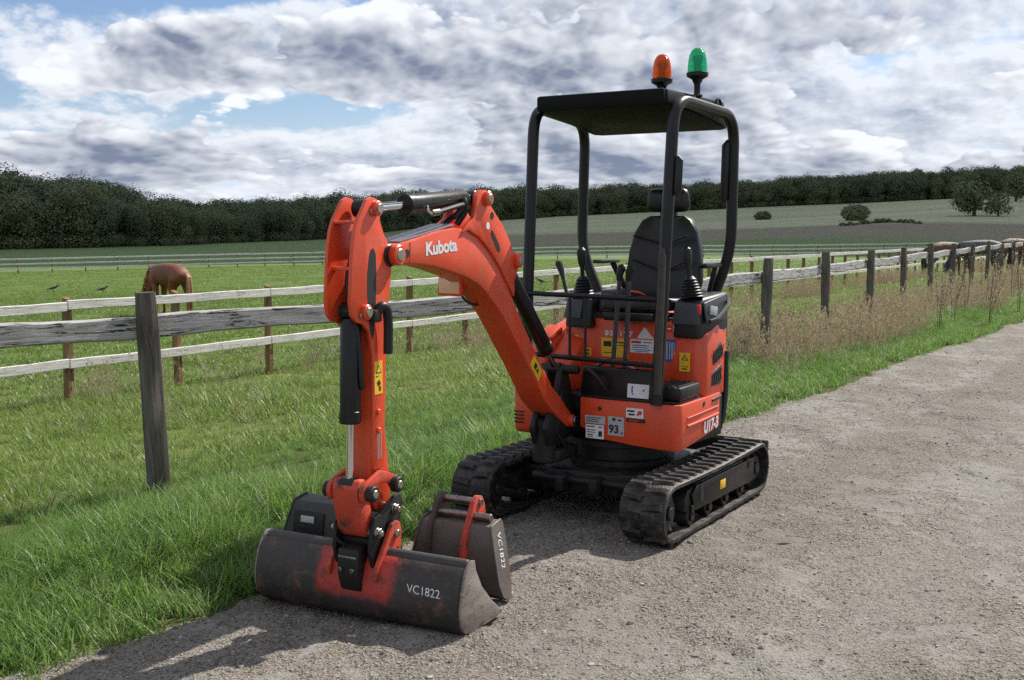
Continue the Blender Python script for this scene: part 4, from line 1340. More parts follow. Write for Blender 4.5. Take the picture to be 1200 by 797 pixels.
# ---- canopy
can = empty('canopy', (0, 0, 0)); can.parent = ex
for pth in ([(.36, .375, .64), (.275, .415, 2.215), (-.50, .445, 2.185), (-.50, .44, 1.42), (-.49, .33, 1.12)],
            [(.36, -.425, .64), (.275, -.415, 2.215), (-.50, -.51, 2.185), (-.50, -.53, 1.42), (-.49, -.40, 1.15)]):
    MB().tube(fillet(pth, [.16, .16, .14], 8), .0315, 16).build('post', BLACK, can)
rf = MB()
rt_ = [(.285, -.385), (.300, -.30), (.300, .33), (.285, .385), (-.50, .405), (-.55, .36), (-.55, -.42), (-.50, -.46)]
rf.taper([(p[0], p[1], 2.185 - .07 * (p[0] < -.4)) for p in rt_], [(p[0] - (.03 if p[0] > 0 else -.02), p[1] * .96, 2.268) for p in rt_], .014)
rf.build('roof_panel', ROOF_BLACK, can, 30)
MB().box((-.13, -.02, 2.272), (.60, .56, .012), .005).build('roof_rib', BLACK, can)
MB().box((.296, -.005, 2.224), (.03, .755, .085), .014).build('visor', ROOF_BLACK, can)
MB().tube(fillet([(-.33, .40, 2.20), (-.33, .40, 2.27), (-.40, .40, 2.27), (-.40, .40, 2.20)], .035), .008, 8).build('lifting_eye', BLACK, can)
MB().tube([(.306, .445, 1.72), (.300, .450, 1.74), (.290, .452, 1.90), (.294, .445, 1.92)], [.010, .022, .022, .010], 10).build('grip_pad', PLASTIC, can)
MB().tube([(.368, .392, .70), (.349, .402, 1.40), (.346, .404, 1.455)], [.020, .020, .008], 10).xf(Matrix.Translation((.016, -.002, 0))).build('grip_pad', pbr('faded_brown_pad', (.05, .035, .028), (.03, .024, .02), 20, .6, .1), can)
MB().tube([(-.47, .40, 1.70), (-.47, .405, 1.73), (-.47, .41, 2.02), (-.48, .42, 2.05)], [.010, .024, .024, .010], 10).build('grip_pad', PLASTIC, can)

# ---- beacons on the roof (bolted on: parts of the machine)
def beacon(x, y, z0, lens, stem, label):
    b = MB(); b.lathe([(.030, 0), (.030, .010), (.017, .014), (.017, stem), (.024, stem + .010), (.030, stem + .024), (.058, stem + .040), (.060, stem + .058), (.052, stem + .062)], (x, y, z0), n=24)
    o = b.build('beacon', PLASTIC, ex); o['label'] = label
    zt = z0 + stem + .062
    MB().lathe([(.053, 0), (.053, .03), (.050, .062), (.044, .092), (.034, .114), (.020, .127), (.002, .131)], (x, y, zt), n=28).build('lens', lens, o)
    MB().lathe([(.016, 0), (.016, .05), (.020, .055), (.020, .085), (.004, .09)], (x, y, zt + .001), n=12).build('bulb_holder', PLASTIC, o)
beacon(-.10, .175, 2.279, AMBER, .028, 'amber rotating beacon')
beacon(-.13, .37, 2.262, GREENL, .068, 'green rotating beacon')

# ---- seat
seat = MB()
seat.taper([(.05, -.13, 1.10), (.05, .30, 1.10), (-.42, .32, 1.10), (-.42, -.15, 1.10)], [(.03, -.12, 1.175), (.03, .29, 1.175), (-.42, .31, 1.15), (-.42, -.14, 1.15)], .03)
seat_o = seat.build('seat', VINYL, ex, 50)
bk = MB()
Q = []
for (z, x, w) in ((1.14, -.355, .215), (1.25, -.375, .235), (1.42, -.40, .222), (1.53, -.415, .195), (1.60, -.42, .15), (1.625, -.425, .10)):
    Q.append((z, x, w))
V = []; F = []
ny = 10
for (z, x, w) in Q:
    for k in range(ny + 1):
        t = -1 + 2 * k / ny
        V.append((x + .05 * t * t + .02 * (1 - abs(t)), .085 + w * t, z))
nq = len(Q)
for (z, x, w) in Q:
    for k in range(ny + 1):
        t = -1 + 2 * k / ny
        V.append((x - .085 + .06 * t * t, .085 + w * t, z))
h_ = nq * (ny + 1)
for i in range(nq - 1):
    for k in range(ny):
        a = i * (ny + 1) + k
        F.append((a, a + 1, a + ny + 2, a + ny + 1)); F.append((h_ + a, h_ + a + ny + 1, h_ + a + ny + 2, h_ + a + 1))
    a = i * (ny + 1); F.append((a, a + ny + 1, h_ + a + ny + 1, h_ + a)); a += ny; F.append((a, h_ + a, h_ + a + ny + 1, a + ny + 1))
for k in range(ny):
    F.append((k, h_ + k, h_ + k + 1, k + 1)); a = (nq - 1) * (ny + 1) + k; F.append((a, a + 1, h_ + a + 1, h_ + a))
Vb, Fb = bevelled(V, F, .018, 3, 40)
bk.add(Vb, Fb); back = bk.build('backrest', VINYL, seat_o, 50)
for z, dz in ((1.30, -.07), (1.46, -.05)):
    MB().tube([(-.335 + .03, .085 - .17, z - dz), (-.375 + .02, .085, z), (-.335 + .03, .085 + .17, z - dz)], .006, 6).build('seam', VINYL, back)
hr = MB().taper([(-.37, -.055, 1.645), (-.37, .225, 1.645), (-.46, .225, 1.645), (-.46, -.055, 1.645)], [(-.37, -.04, 1.785), (-.37, .21, 1.785), (-.45, .21, 1.785), (-.45, -.04, 1.785)], .038)
hr.build('headrest', VINYL, seat_o, 60)
MB().box((-.425, .085, 1.632), (.04, .10, .05), .008).build('headrest_stem', PLASTIC, seat_o)
MB().box((.0, .085, 1.068), (.24, .30, .045), .01).build('suspension', BLACK, ex)
MB().box((.05, .12, 1.045), (.03, .12, .02), .004).build('seat_lever', STEEL, ex)
# orange belt tag on the cushion
MB().tube([(-.22, -.10, 1.165), (-.20, -.05, 1.19), (-.22, -.01, 1.185), (-.25, .02, 1.168)], [.010, .016, .016, .008], 8, flat=.5).build('seat_belt', pbr('orange_webbing', (.85, .13, .02), (.75, .1, .02), 30, .7, .05), ex)

# ---- consoles, joysticks, armrests
def joystick(o, lean, parent, h=.24, s=1.0):
    o = Vector(o); d = Vector(lean).normalized()
    prof = []
    n = 7
    for i in range(n):
        r = (.062 - .032 * i / n) * s
        z = i * .115 / n
        prof += [(r, z), (r - .010, z + .009)]
    prof.append((.022, .118))
    boot = MB().lathe(prof, o, d, 20).build('joystick_boot', PLASTIC, parent)
    top = o + d * .118
    MB().tube([top - d * .01, top + d * .05, top + d * .075, top + d * .125, top + d * .150, top + d * .165], [.012, .013, .022, .027, .026, .014], 14).build('joystick_grip', PLASTIC, boot)
rcn = MB()
rcn.taper([(.02, .305, .955), (.02, .475, .955), (-.36, .49, .985), (-.36, .32, .985)], [(-.005, .315, 1.17), (-.005, .44, 1.165), (-.33, .50, 1.20), (-.33, .33, 1.20)], .022)
rc_o = rcn.build('control_console', PLASTIC, ex, 50)
MB().taper([(.024, .308, 1.035), (.024, .470, 1.035), (.018, .470, 1.035), (.018, .308, 1.035)], [(.002, .318, 1.155), (.002, .440, 1.15), (-.01, .440, 1.15), (-.01, .318, 1.155)], .003).build('console_face', GREY_PLASTIC, rc_o)
MB().taper([(-.03, .482, 1.04), (-.28, .492, 1.05), (-.28, .508, 1.05), (-.03, .496, 1.04)], [(-.05, .452, 1.150), (-.27, .490, 1.19), (-.27, .505, 1.19), (-.05, .466, 1.150)], .006).build('console_side', GREY_PLASTIC, rc_o)
MB().box((-.12, .492, 1.105), (.10, .006, .05), .001, Matrix.Rotation(radians(-8), 3, 'Y')).build('switch_panel', SILVER, rc_o)
MB().tube(fillet([(-.05, .50, 1.05), (-.09, .525, 1.06), (-.24, .53, 1.13), (-.27, .515, 1.15)], .03), .012, 8).build('safety_handle', GREY_PLASTIC, rc_o)
MB().box((.0, .455, 1.115), (.018, .022, .055), .005).build('red_switch', RED, rc_o)
joystick((-.05, .395, 1.175), (-.08, -.18, 1), rc_o, s=1.1)
MB().box((-.30, .40, 1.345), (.24, .05, .028), .01).build('armrest', VINYL, ex)
MB().tube([(-.36, .40, 1.33), (-.38, .36, 1.18)], .016, 8).build('armrest_bracket', PLASTIC, ex)
lcn = MB()
lcn.taper([(.06, -.345, .99), (.06, -.17, .99), (-.36, -.17, .99), (-.36, -.35, .99)], [(.02, -.335, 1.155), (.02, -.185, 1.155), (-.34, -.19, 1.175), (-.34, -.33, 1.175)], .022)
lc_o = lcn.build('control_console', PLASTIC, ex, 50)
MB().taper([(.062, -.345, 1.045), (.062, -.235, 1.045), (.055, -.235, 1.045), (.055, -.345, 1.045)], [(.028, -.338, 1.15), (.028, -.24, 1.15), (.02, -.24, 1.15), (.02, -.338, 1.15)], .003).build('console_face', GREY_PLASTIC, lc_o)
joystick((-.05, -.275, 1.16), (.02, -.05, 1), lc_o, s=1.15)
MB().tube([(.02, -.345, 1.17), (.01, -.375, 1.26), (.0, -.395, 1.31), (-.005, -.415, 1.35), (-.01, -.43, 1.36)], [.010, .010, .018, .022, .012], 10).build('blade_lever', PLASTIC, lc_o)
MB().box((-.22, -.215, 1.362), (.24, .065, .022), .009).build('armrest', GREY_PLASTIC, ex)
MB().tube([(-.30, -.215, 1.35), (-.38, -.16, 1.18)], .018, 8).build('armrest_bracket', PLASTIC, ex)
MB().taper([(-.02, -.17, 1.08), (-.02, -.06, 1.08), (-.34, -.06, 1.08), (-.34, -.18, 1.08)], [(-.05, -.17, 1.205), (-.05, -.08, 1.19), (-.32, -.08, 1.19), (-.32, -.17, 1.205)], .02).build('side_pod', GREY_PLASTIC, ex, 50)

# ---- swing bracket
sw = MB()
sw.cyl((.50, -.21, .30), (.50, -.21, .54), .065, 28, .01)
sw.box((.40, -.2, .34), (.22, .17, .07), .015); sw.box((.40, -.215, .50), (.22, .11, .06), .015)
sw.prism([(.30, .42), (.56, .40), (.60, .50), (.54, .60), (.40, .66), (.30, .60)], 'y', -.258, -.222, .012)
sw.prism([(.30, .42), (.56, .40), (.60, .50), (.54, .60), (.40, .66), (.30, .60)], 'y', -.178, -.142, .012)
bracket = sw.build('swing_bracket', BLACK_DUSTY, ex)
tw = MB()
for s in (-1, 1):
    tw.prism([(.28, .58), (.46, .56), (.46, .66), (.415, .80), (.385, .825), (.35, .81), (.31, .70)], 'y', -.215 + s * .042 - .018, -.215 + s * .042 + .018, .008)
tw.cyl((.385, -.30, .795), (.385, -.07, .795), .024, 18, .004)
tw.build('bracket_tower', BLACK_DUSTY, ex)
MB().cyl((.335, -.30, .51), (.335, -.105, .51), .030, 18, .004).xf(Matrix.Translation((0, -.0, 0))).build('pivot_pin', STEEL, bracket)
for k, (y, z) in enumerate(((-.27, .45), (-.24, .40), (-.16, .43))):
    MB().tube(fillet([(.22, y, .52), (.42, y + .01, .66 + .02 * k), (.52, y, .45 + .03 * k), (.40, y + .03, .36)], .1), .013, 8).build('hose', PLASTIC, bracket)
MB().tube(fillet([(.30, -.05, .78), (.36, -.02, .80), (.36, .03, .76), (.33, .06, .70)], .03), .012, 8).build('hose', PLASTIC, bracket)

# ---- boom (boom frame)
W = .0725
boom_prof = [(1.585, 1.452), (1.571, 1.482), (1.427, 1.503), (1.307, 1.523), (1.18, 1.545), (1.059, 1.556), (.96, 1.548), (.86, 1.515), (.76, 1.455), (.66, 1.375), (.585, 1.30), (.513, 1.215),
             (.431, 1.115), (.229, .895), (.117, .785), (.06, .725), (-.043, .655), (-.142, .575), (-.205, .535), (-.215, .495), (-.180, .472), (-.13, .482), (-.011, .553),
             (.147, .656), (.228, .747), (.365, .892), (.602, 1.129), (.671, 1.183), (.78, 1.261), (.861, 1.304), (.978, 1.34), (1.127, 1.372), (1.247, 1.394), (1.378, 1.407), (1.53, 1.413), (1.575, 1.425)]
bo = MB().prism(boom_prof, 'y', -W, W, .007).xf(BM)
boom = bo.build('boom', ORANGE, ex, 30)
# side plates that carry the cylinder pins
plate = [(1.02, 1.535), (.965, 1.575), (.915, 1.60), (.892, 1.65), (.890, 1.70), (.856, 1.727), (.80, 1.728), (.770, 1.705), (.755, 1.66), (.695, 1.612), (.628, 1.562), (.567, 1.497), (.531, 1.448), (.49, 1.432), (.462, 1.395), (.478, 1.352),
         (.515, 1.30), (.513, 1.225), (.585, 1.295), (.66, 1.372), (.76, 1.452), (.86, 1.512), (.96, 1.545)]
slot_shade = [(.757, 1.53), (.748, 1.546), (.735, 1.54), (.675, 1.475), (.665, 1.45), (.68, 1.44), (.70, 1.455), (.745, 1.51)]
for s in (-1, 1):
    pl_o = MB().prism(plate, 'y', s * W - .011, s * W + .011, .004).xf(BM).build('side_plate', ORANGE, boom, 30)
    MB().prism(slot_shade, 'y', s * (W + .0105), s * (W + .0125), 0).xf(BM).build('slot_shade', INK, pl_o, 0)  # black plate paints in the shaded inside of the slot
    MB().cyl((.745, s * (W + .0105), 1.612), (.745, s * (W + .0125), 1.612), .017, 16).xf(BM).build('hole_shade', INK, pl_o)  # black disc painted for the shade inside the hole
    # tip bosses with pins
    for (x, z, r, dep) in ((1.545, 1.448, .042, .03), (.80, 1.690, .034, .035), (.492, 1.398, .034, .035)):
        MB().cyl((x, s * (W - .01), z), (x, s * (W + dep), z), r, 28, .005).xf(BM).build('boss', ORANGE, boom)
        MB().cyl((x, s * (W + dep - .004), z), (x, s * (W + dep + .004), z), r * .62, 20, .003).xf(BM).build('pin', ZINC, boom)
    MB().cyl((-.178, s * (W - .01), .508), (-.178, s * (W + .022), .508), .034, 24, .005).xf(BM).build('boss', ORANGE, boom)
    MB().cyl((-.178, s * (W + .018), .508), (-.178, s * (W + .026), .508), .022, 20, .003).xf(BM).build('pin', ZINC, boom)
    MB().cyl((1.455, s * (W + .0005), 1.452), (1.455, s * (W + .002), 1.452), .018, 16).xf(BM).build('hole_shade', INK, boom)  # shade inside the hole done as a black disc
    MB().box((1.43, s * (W + .0005), 1.456), (.004, .003, .085)).xf(BM).build('weld', ORANGE_WORN, boom)
MB().cyl((.785, W + .0115, 1.565), (.785, W + .0125, 1.565), .017, 16).xf(BM).build('sticker', WHITE, boom)
text('Kubota', .076, BM @ frame((1.182, W + .001, 1.472), (-1, 0, .065), (0, 0, 1)), WHITE, boom, bold=.0026, sx=1.18, space=.98)
mb = MB().box((0, 0, 0), (.135, .065, .0016)); mb.xf(BM @ frame((.255, W + .001, .845), (-.70, 0, -.71), (-.71, 0, .70))); stk = mb.build('sticker', YELLOW, boom, 0)
mb = MB(); mb.prism([(-.015, -.012), (.015, -.012), (0, .016)], 'z', .001, .0018); mb.box((-.035, 0, .0014), (.03, .03, .0008)); mb.xf(BM @ frame((.255, W + .001, .845), (-.70, 0, -.71), (-.71, 0, .70)) @ Matrix.Translation((.02, 0, 0))); mb.build('print', INK, stk, 0)
# hoses along the boom top and grey guard strip
MB().prism([(1.48, 1.502), (1.30, 1.532), (1.05, 1.575), (1.04, 1.568), (1.30, 1.522), (1.48, 1.494)], 'y', -.06, .055, .002).xf(BM).build('hose_guard', pbr('grey_guard', (.20, .17, .20), (.16, .14, .16), 10, .4, .1), boom)
MB().tube(fillet([(1.00, .03, 1.60), (.95, .055, 1.66), (1.0, .06, 1.655), (1.19, .06, 1.622)], .04), .012, 10).xf(BM).build('hose', PLASTIC, boom)
MB().tube(fillet([(1.18, .06, 1.624), (1.235, .06, 1.618)], .01), .014, 10).xf(BM).build('hose_end', STEEL, boom)
MB().tube(fillet([(1.235, .06, 1.618), (1.262, .058, 1.630), (1.262, .052, 1.650)], .01), .007, 8).xf(BM).build('steel_pipe', CHROME, boom)
MB().tube(fillet([(.96, .02, 1.57), (.93, .05, 1.63), (.955, .06, 1.665), (.95, .05, 1.685)], .03), .014, 10).xf(BM).build('hose', PLASTIC, boom)
MB().tube(fillet([(1.02, -.02, 1.56), (.97, -.01, 1.60), (.93, .02, 1.62), (.92, .04, 1.66)], .04), .013, 10).xf(BM).build('hose', PLASTIC, boom)
# work lamp under the boom, far side
wl = MB().taper([(.870, -.135, 1.335), (.870, -.01, 1.335), (.80, -.03, 1.335), (.80, -.115, 1.335)], [(.875, -.14, 1.243), (.875, -.005, 1.238), (.80, -.03, 1.25), (.80, -.115, 1.25)], .010).xf(BM)
lamp = wl.build('work_lamp', ORANGE, boom)
MB().box((.8735, -.073, 1.289), (.006, .108, .070), .002).xf(BM).build('lamp_glass', LAMP_GLASS, lamp)
MB().tube(fillet([(.80, -.06, 1.26), (.76, -.05, 1.21), (.70, -.03, 1.19), (.66, -.02, 1.20)], .05), .006, 8).xf(BM).build('cable', PLASTIC, lamp)

def ram(p0, p1, bar_from, bar_to, rb, rr_, name, parent=ex, xf=BM):
    """hydraulic cylinder: barrel between two fractions of p0-p1, rod the rest"""
    p0 = Vector(p0); p1 = Vector(p1); d = (p1 - p0)
    a = p0 + d * bar_from; b = p0 + d * bar_to
    dn = d.normalized(); L = (b - a).length
    o = MB().lathe([(rb * .55, 0), (rb * .92, .004), (rb, .012), (rb, L - .05), (rb * 1.06, L - .048), (rb * 1.06, L - .006), (rb * .9, L)], a, dn, 28).xf(xf).build(name, BLACK, parent)
    MB().cyl(b - dn * .01, p1, rr_, 20).xf(xf).build('rod', CHROME, o)
    y = Vector((0, 1, 0))
    for p, r in ((p0, rb * .85), (p1, rb * .85)):
        MB().cyl(p - y * .035, p + y * .035, r, 22, .004).xf(xf).build('cylinder_eye', BLACK, o)
    MB().cyl(p0, a + dn * .02, rb * .6, 16).xf(xf).build('base_lug', BLACK, o)
    return o
ac = ram((.80, 0, 1.690), (1.655, 0, 1.632), .075, .66, .043, .018, 'arm_cylinder')
bc = ram((.492, .0, 1.398), (-.13, .0, .795), .05, .82, .040, .017, 'boom_cylinder')

# ---- arm
AW = .057
arm_box = [(1.58, 1.44), (1.62, 1.44), (1.645, 1.40), (1.67, 1.30), (1.685, 1.18), (1.695, 1.05), (1.695, .62), (1.70, .50), (1.665, .43), (1.60, .40), (1.555, .44), (1.57, .60), (1.61, .85), (1.595, 1.10), (1.585, 1.21), (1.568, 1.30), (1.552, 1.36), (1.545, 1.42)]
arm = MB().prism(arm_box, 'y', -AW + .008, AW - .008, .005).xf(BM).build('arm', ORANGE, ex, 30)
ear = [(1.691, 1.676), (1.722, 1.665), (1.750, 1.628), (1.782, 1.589), (1.802, 1.547), (1.816, 1.492), (1.826, 1.418), (1.831, 1.354), (1.838, 1.27), (1.828, 1.222), (1.80, 1.196), (1.755, 1.185), (1.715, 1.15), (1.697, 1.05), (1.70, .66), (1.697, .60),
       (1.625, .60), (1.613, .848), (1.599, 1.105), (1.589, 1.207), (1.575, 1.291), (1.561, 1.346), (1.556, 1.40), (1.540, 1.45), (1.571, 1.489), (1.606, 1.53), (1.634, 1.585), (1.630, 1.64), (1.655, 1.67)]
arm_slot_shade = [(1.683, 1.478), (1.700, 1.472), (1.712, 1.45), (1.726, 1.38), (1.728, 1.30), (1.715, 1.16), (1.70, 1.12), (1.688, 1.14), (1.672, 1.25), (1.665, 1.38), (1.668, 1.455)]
for s in (-1, 1):
    e = MB().prism(ear, 'y', s * AW - .008, s * AW + .008, .003).xf(BM).build('side_plate', ORANGE, arm, 30)
    MB().prism(arm_slot_shade, 'y', s * (AW + .0075), s * (AW + .0090)).xf(BM).build('slot_shade', INK, e, 0)  # dark inside of the arm slot painted as a black plate
    for (x, z, r) in ((1.668, 1.632, .030), (1.748, 1.232, .030)):
        MB().cyl((x, s * AW, z), (x, s * (AW + .030), z), r, 24, .004).xf(BM).build('boss', ORANGE, arm)
        MB().cyl((x, s * (AW + .028), z), (x, s * (AW + .036), z), r * .66, 18, .002).xf(BM).build('pin', ZINC, arm)
        MB().cyl((x + .030, s * AW, z - .012), (x + .030, s * (AW + .018), z - .012), .011, 10, .002).xf(BM).build('bolt', ZINC, arm)
    MB().cyl((1.566, s * (AW - .005), 1.447), (1.566, s * (AW + .014), 1.447), .046, 24, .004).xf(BM).build('pivot_boss', BLACK, arm)
    for z in (.83, .756):
        MB().cyl((1.668, s * AW, z), (1.668, s * (AW + .020), z), .012, 12, .003).xf(BM).build('grease_boss', ORANGE, arm)
MB().box((1.762, 0, 1.578), (.05, AW * 2 - .014, .012), .004).xf(BM).build('gusset', ORANGE, arm)
MB().box((1.785, 0, 1.40), (.03, AW * 2 - .014, .016), .004).xf(BM).build('gusset', ORANGE, arm)
MB().cyl((1.748, -.06, 1.232), (1.748, .06, 1.232), .022, 16).xf(BM).build('pin', STEEL, arm)
# warning sticker on the arm
Ma = BM @ frame((1.660, AW + .0092, .966), (-1, 0, 0), (0, 0, 1))
mb = MB().box((0, 0, 0), (.056, .132, .0016)); mb.xf(Ma); stk = mb.build('sticker', YELLOW, arm, 0)
mb = MB(); mb.prism([(-.020, .018), (.020, .018), (0, .052)], 'z', .001, .0018); mb.box((0, -.022, .0014), (.020, .020, .0008), 0, Matrix.Rotation(.5, 3, 'Z')); mb.box((.008, -.044, .0014), (.012, .018, .0008)); mb.box((-.010, .006, .0014), (.02, .003, .0008)); mb.xf(Ma); mb.build('print', INK, stk, 0)
mb = MB(); mb.prism([(-.014, .0215), (.014, .0215), (0, .0455)], 'z', .0018, .0022); mb.xf(Ma); mb.build('print', YELLOW, stk, 0)
mb = MB()
for k in range(3): mb.box((1.645 + .012 * k, AW + .0088, .70), (.003, .0012, .12))
mb.xf(BM); mb.build('serial_print', SILVER, arm, 0)
# hydraulic quick connector by the slot
MB().tube(fillet([(1.70, .075, 1.20), (1.675, .092, 1.255), (1.645, .098, 1.245), (1.630, .096, 1.18), (1.632, .094, 1.06)], .03), .019, 12).xf(BM).build('hydraulic_coupler', PLASTIC, arm)
MB().box((1.70, .085, 1.215), (.05, .03, .05), .008).xf(BM).build('valve_block', BLACK_DUSTY, arm)
MB().tube(fillet([(1.70, .05, 1.62), (1.79, .0, 1.35), (1.752, .042, 1.1), (1.752, .047, .96), (1.74, .045, .93)], .1), .011, 8).xf(BM).build('hose', PLASTIC, arm)

bkc = ram((1.748, 0, 1.232), (1.772, 0, .545), .035, .64, .041, .0165, 'bucket_cylinder')
# linkage
for s in (-1, 1):
    arc = [(1.767 + .045 * cos(a), .522 + .045 * sin(a)) for a in np.linspace(-.3 * pi, .35 * pi, 5)] + [(1.73, .582), (1.68, .598), (1.63, .582)] + [(1.592 + .040 * cos(a), .525 + .040 * sin(a)) for a in np.linspace(.55 * pi, 1.4 * pi, 6)] + [(1.62, .535), (1.68, .548), (1.73, .525)]
    MB().prism(arc, 'y', s * .078 - .010, s * .078 + .010, .004).xf(BM).build('tumbler_link', ORANGE_WORN, ex, 30)
    for x, z in ((1.767, .522), (1.592, .525)):
        MB().cyl((x, s * .085, z), (x, s * .118, z), .032, 22, .004).xf(BM).build('link_boss', BLACK_DUSTY, ex)
        MB().cyl((x, s * .115, z), (x, s * .124, z), .018, 16, .003).xf(BM).build('pin', ZINC, ex)
MB().prism([(1.812, .545), (1.79, .575), (1.75, .575), (1.73, .53), (1.70, .40), (1.712, .345), (1.745, .335), (1.775, .37), (1.80, .46)], 'y', -.062, .062, .010).xf(BM).build('bucket_link', ORANGE_WORN, ex, 30)
MB().cyl((1.767, -.10, .522), (1.767, .10, .522), .030, 22, .004).xf(BM).build('link_pin', ORANGE_WORN, ex)
# quick hitch
hit = empty('quick_hitch'); hit.parent = ex
hp = [(1.755, .36), (1.735, .415), (1.69, .43), (1.60, .475), (1.555, .48), (1.535, .44), (1.56, .36), (1.575, .28), (1.61, .19), (1.66, .165), (1.70, .155), (1.745, .21), (1.77, .29)]
for s in (-1, 1):
    pl_o = MB().prism(hp, 'y', s * .085 - .009, s * .085 + .009, .004).xf(BM).build('hitch_plate', BLACK_DUSTY, hit, 30)
    for x, z in ((1.60, .425), (1.725, .355), (1.62, .27), (1.70, .21)):
        MB().cyl((x, s * .092, z), (x, s * .110, z), .021, 6, .002).xf(BM).build('bolt', STEEL, pl_o)
        MB().cyl((x, s * .108, z), (x, s * .122, z), .012, 12, .002).xf(BM).build('bolt', ZINC, pl_o)
MB().box((1.66, 0, .30), (.13, .15, .10), .015, Matrix.Rotation(.3, 3, 'Y')).xf(BM).build('hitch_body', BLACK_DUSTY, hit)
MB().prism([(1.72, .31), (1.79, .29), (1.80, .20), (1.775, .12), (1.74, .13), (1.735, .22)], 'y', -.05, .05, .008).xf(BM).build('hitch_hook', BLACK_DUSTY, hit)
for y_ in (-.028, .028): MB().cyl((1.795, y_, .215), (1.812, y_, .213), .011, 6, .002).xf(BM).build('bolt', STEEL, hit)
MB().box((1.79, 0, .262), (.02, .085, .012), .003).xf(BM).build('latch_bar', STEEL, hit)
MB().tube(fillet([(1.76, -.04, .30), (1.79, -.065, .33), (1.77, -.075, .40), (1.73, -.07, .44)], .03), .007, 8).xf(BM).build('hose', PLASTIC, hit)
MB().cyl((1.725, -.10, .355), (1.725, .10, .355), .022, 16, .002).xf(BM).build('pin', STEEL, hit)
MB().cyl((1.60, -.10, .425), (1.60, .10, .425), .022, 16, .002).xf(BM).build('pin', STEEL, hit)

# ---- wide grading bucket on the hitch
def shell(profile, y0, y1, t, mb):
    """bent sheet following an open profile (x,z), thickness t to the inside"""
    P = [Vector((p[0], p[1])) for p in profile]
    inn = []
    for i, p in enumerate(P):
        a = P[max(0, i - 1)]; b = P[min(len(P) - 1, i + 1)]
        d = (b - a).normalized(); nrm = Vector((-d.y, d.x))
        inn.append(p + nrm * t)
    ring = [(p.x, p.y) for p in P] + [(p.x, p.y) for p in reversed(inn)]
    n = len(ring)
    V = [(x, y0, z) for x, z in ring] + [(x, y1, z) for x, z in ring]
    F = [(i, (i + 1) % n, n + (i + 1) % n, n + i) for i in range(n)]
    m = len(P)
    for k in range(m - 1):
        F.append((k, n - 1 - k, n - 2 - k, k + 1)); F.append((n + k, n + k + 1, n + n - 2 - k, n + n - 1 - k))
    mb.add(V, F)
BKM, nt, b = new_mat('bucket_back_steel')
co = tex(nt)
cA = nt.mix(nt.ramp(nt.noise(co, 6, 6, .65), .35, .68), (.036, .027, .024), (.021, .018, .017))
st_n = nt.noise(nt.mapping(co, (1, 5, 16)), 2.2, 6, .7, .4)
cA = nt.mix(nt.math('MULTIPLY', nt.ramp(st_n, .5, .72), .55), cA, (.085, .075, .066))
cA = nt.mix(nt.math('MULTIPLY', nt.ramp(nt.noise(co, 10, 8, .72), .52, .70), .85), cA, (.15, .066, .034))
bx_, by_, bz_ = nt.sep(co)
edge = nt.noise(co, 9, 4, .6)
ny_ = nt.math('ADD', nt.math('ABSOLUTE', nt.math('SUBTRACT', by_, .008)), nt.math('MULTIPLY', nt.math('SUBTRACT', edge, .5), .07))
nz_ = nt.math('ADD', bz_, nt.math('MULTIPLY', nt.math('SUBTRACT', edge, .5), .06))
patch = nt.math('MULTIPLY', nt.ramp(ny_, .205, .15), nt.ramp(nz_, .075, .13))
wear = nt.ramp(nt.noise(co, 18, 6, .7), .62, .52)
cB = nt.mix(nt.math('MULTIPLY', patch, nt.math('ADD', nt.math('MULTIPLY', wear, .7), .3)), cA, (.40, .035, .022))
nt.link(cB, b.inputs['Base Color']); b.inputs['Roughness'].default_value = .55
nt.link(nt.bump(nt.noise(co, 40, 5, .65), .35, .01), b.inputs['Normal'])
bu = MB()
back_prof = [(1.665, .262), (1.705, .255), (1.735, .225), (1.757, .16), (1.764, .10), (1.755, .05), (1.725, .015), (1.68, .004), (1.58, .003), (1.47, .003)]
shell(back_prof, -.487, .487, .010, bu)
bu_o = MB().add(bu.V, bu.F).build('bucket', BKM, ex, 40)
bu_o.matrix_local = BM
MB().cyl((1.676, -.482, .262), (1.676, .482, .262), .026, 20, .003).build('lip_tube', DARK_BUCKET, bu_o)
lip = MB().box((1.465, 0, .010), (.09, .985, .014), .003).build('cutting_edge', STEEL, bu_o)
side_prof = [(1.655, .282), (1.685, .287), (1.710, .27), (1.738, .225), (1.760, .16), (1.767, .10), (1.758, .048), (1.727, .012), (1.68, .001), (1.47, .001), (1.448, .018), (1.455, .036), (1.52, .085), (1.60, .165), (1.645, .24)]
for s in (-1, 1):
    MB().prism(side_prof, 'y', s * .487, s * .499, .002).build('bucket_side', SIDE_STEEL, bu_o, 30)
for s in (-1, 1):
    earp = [(1.62, .385), (1.652, .378), (1.69, .325), (1.735, .265), (1.775, .205), (1.778, .175), (1.74, .17), (1.66, .18), (1.60, .23), (1.588, .34), (1.60, .375)]
    MB().prism(earp, 'y', s * .112 - .010, s * .112 + .010, .004).build('bucket_ear', ORANGE_WORN, bu_o, 30)
    MB().cyl((1.63, s * .118, .335), (1.63, s * .135, .335), .016, 12, .002).build('bolt', ZINC, bu_o)
vc = text('VC1822', .046, frame((1.7655, .335, .165), (0, 1, -.03), (-.25, 0, 1)), CHALK, bu_o, name='chalk_lettering', bold=-.0004, shear=-.15)
_pz = sorted((p[1], p[0]) for p in back_prof[:6])
for v_ in vc.data.vertices:                         # lay the chalk on the curved sheet
    w_ = vc.matrix_basis @ v_.co
    w_.x = float(np.interp(w_.z, [q[0] for q in _pz], [q[1] for q in _pz])) + .0112 + (.0006 if v_.co.z > 0 else 0)
    v_.co = vc.matrix_basis.inverted() @ w_

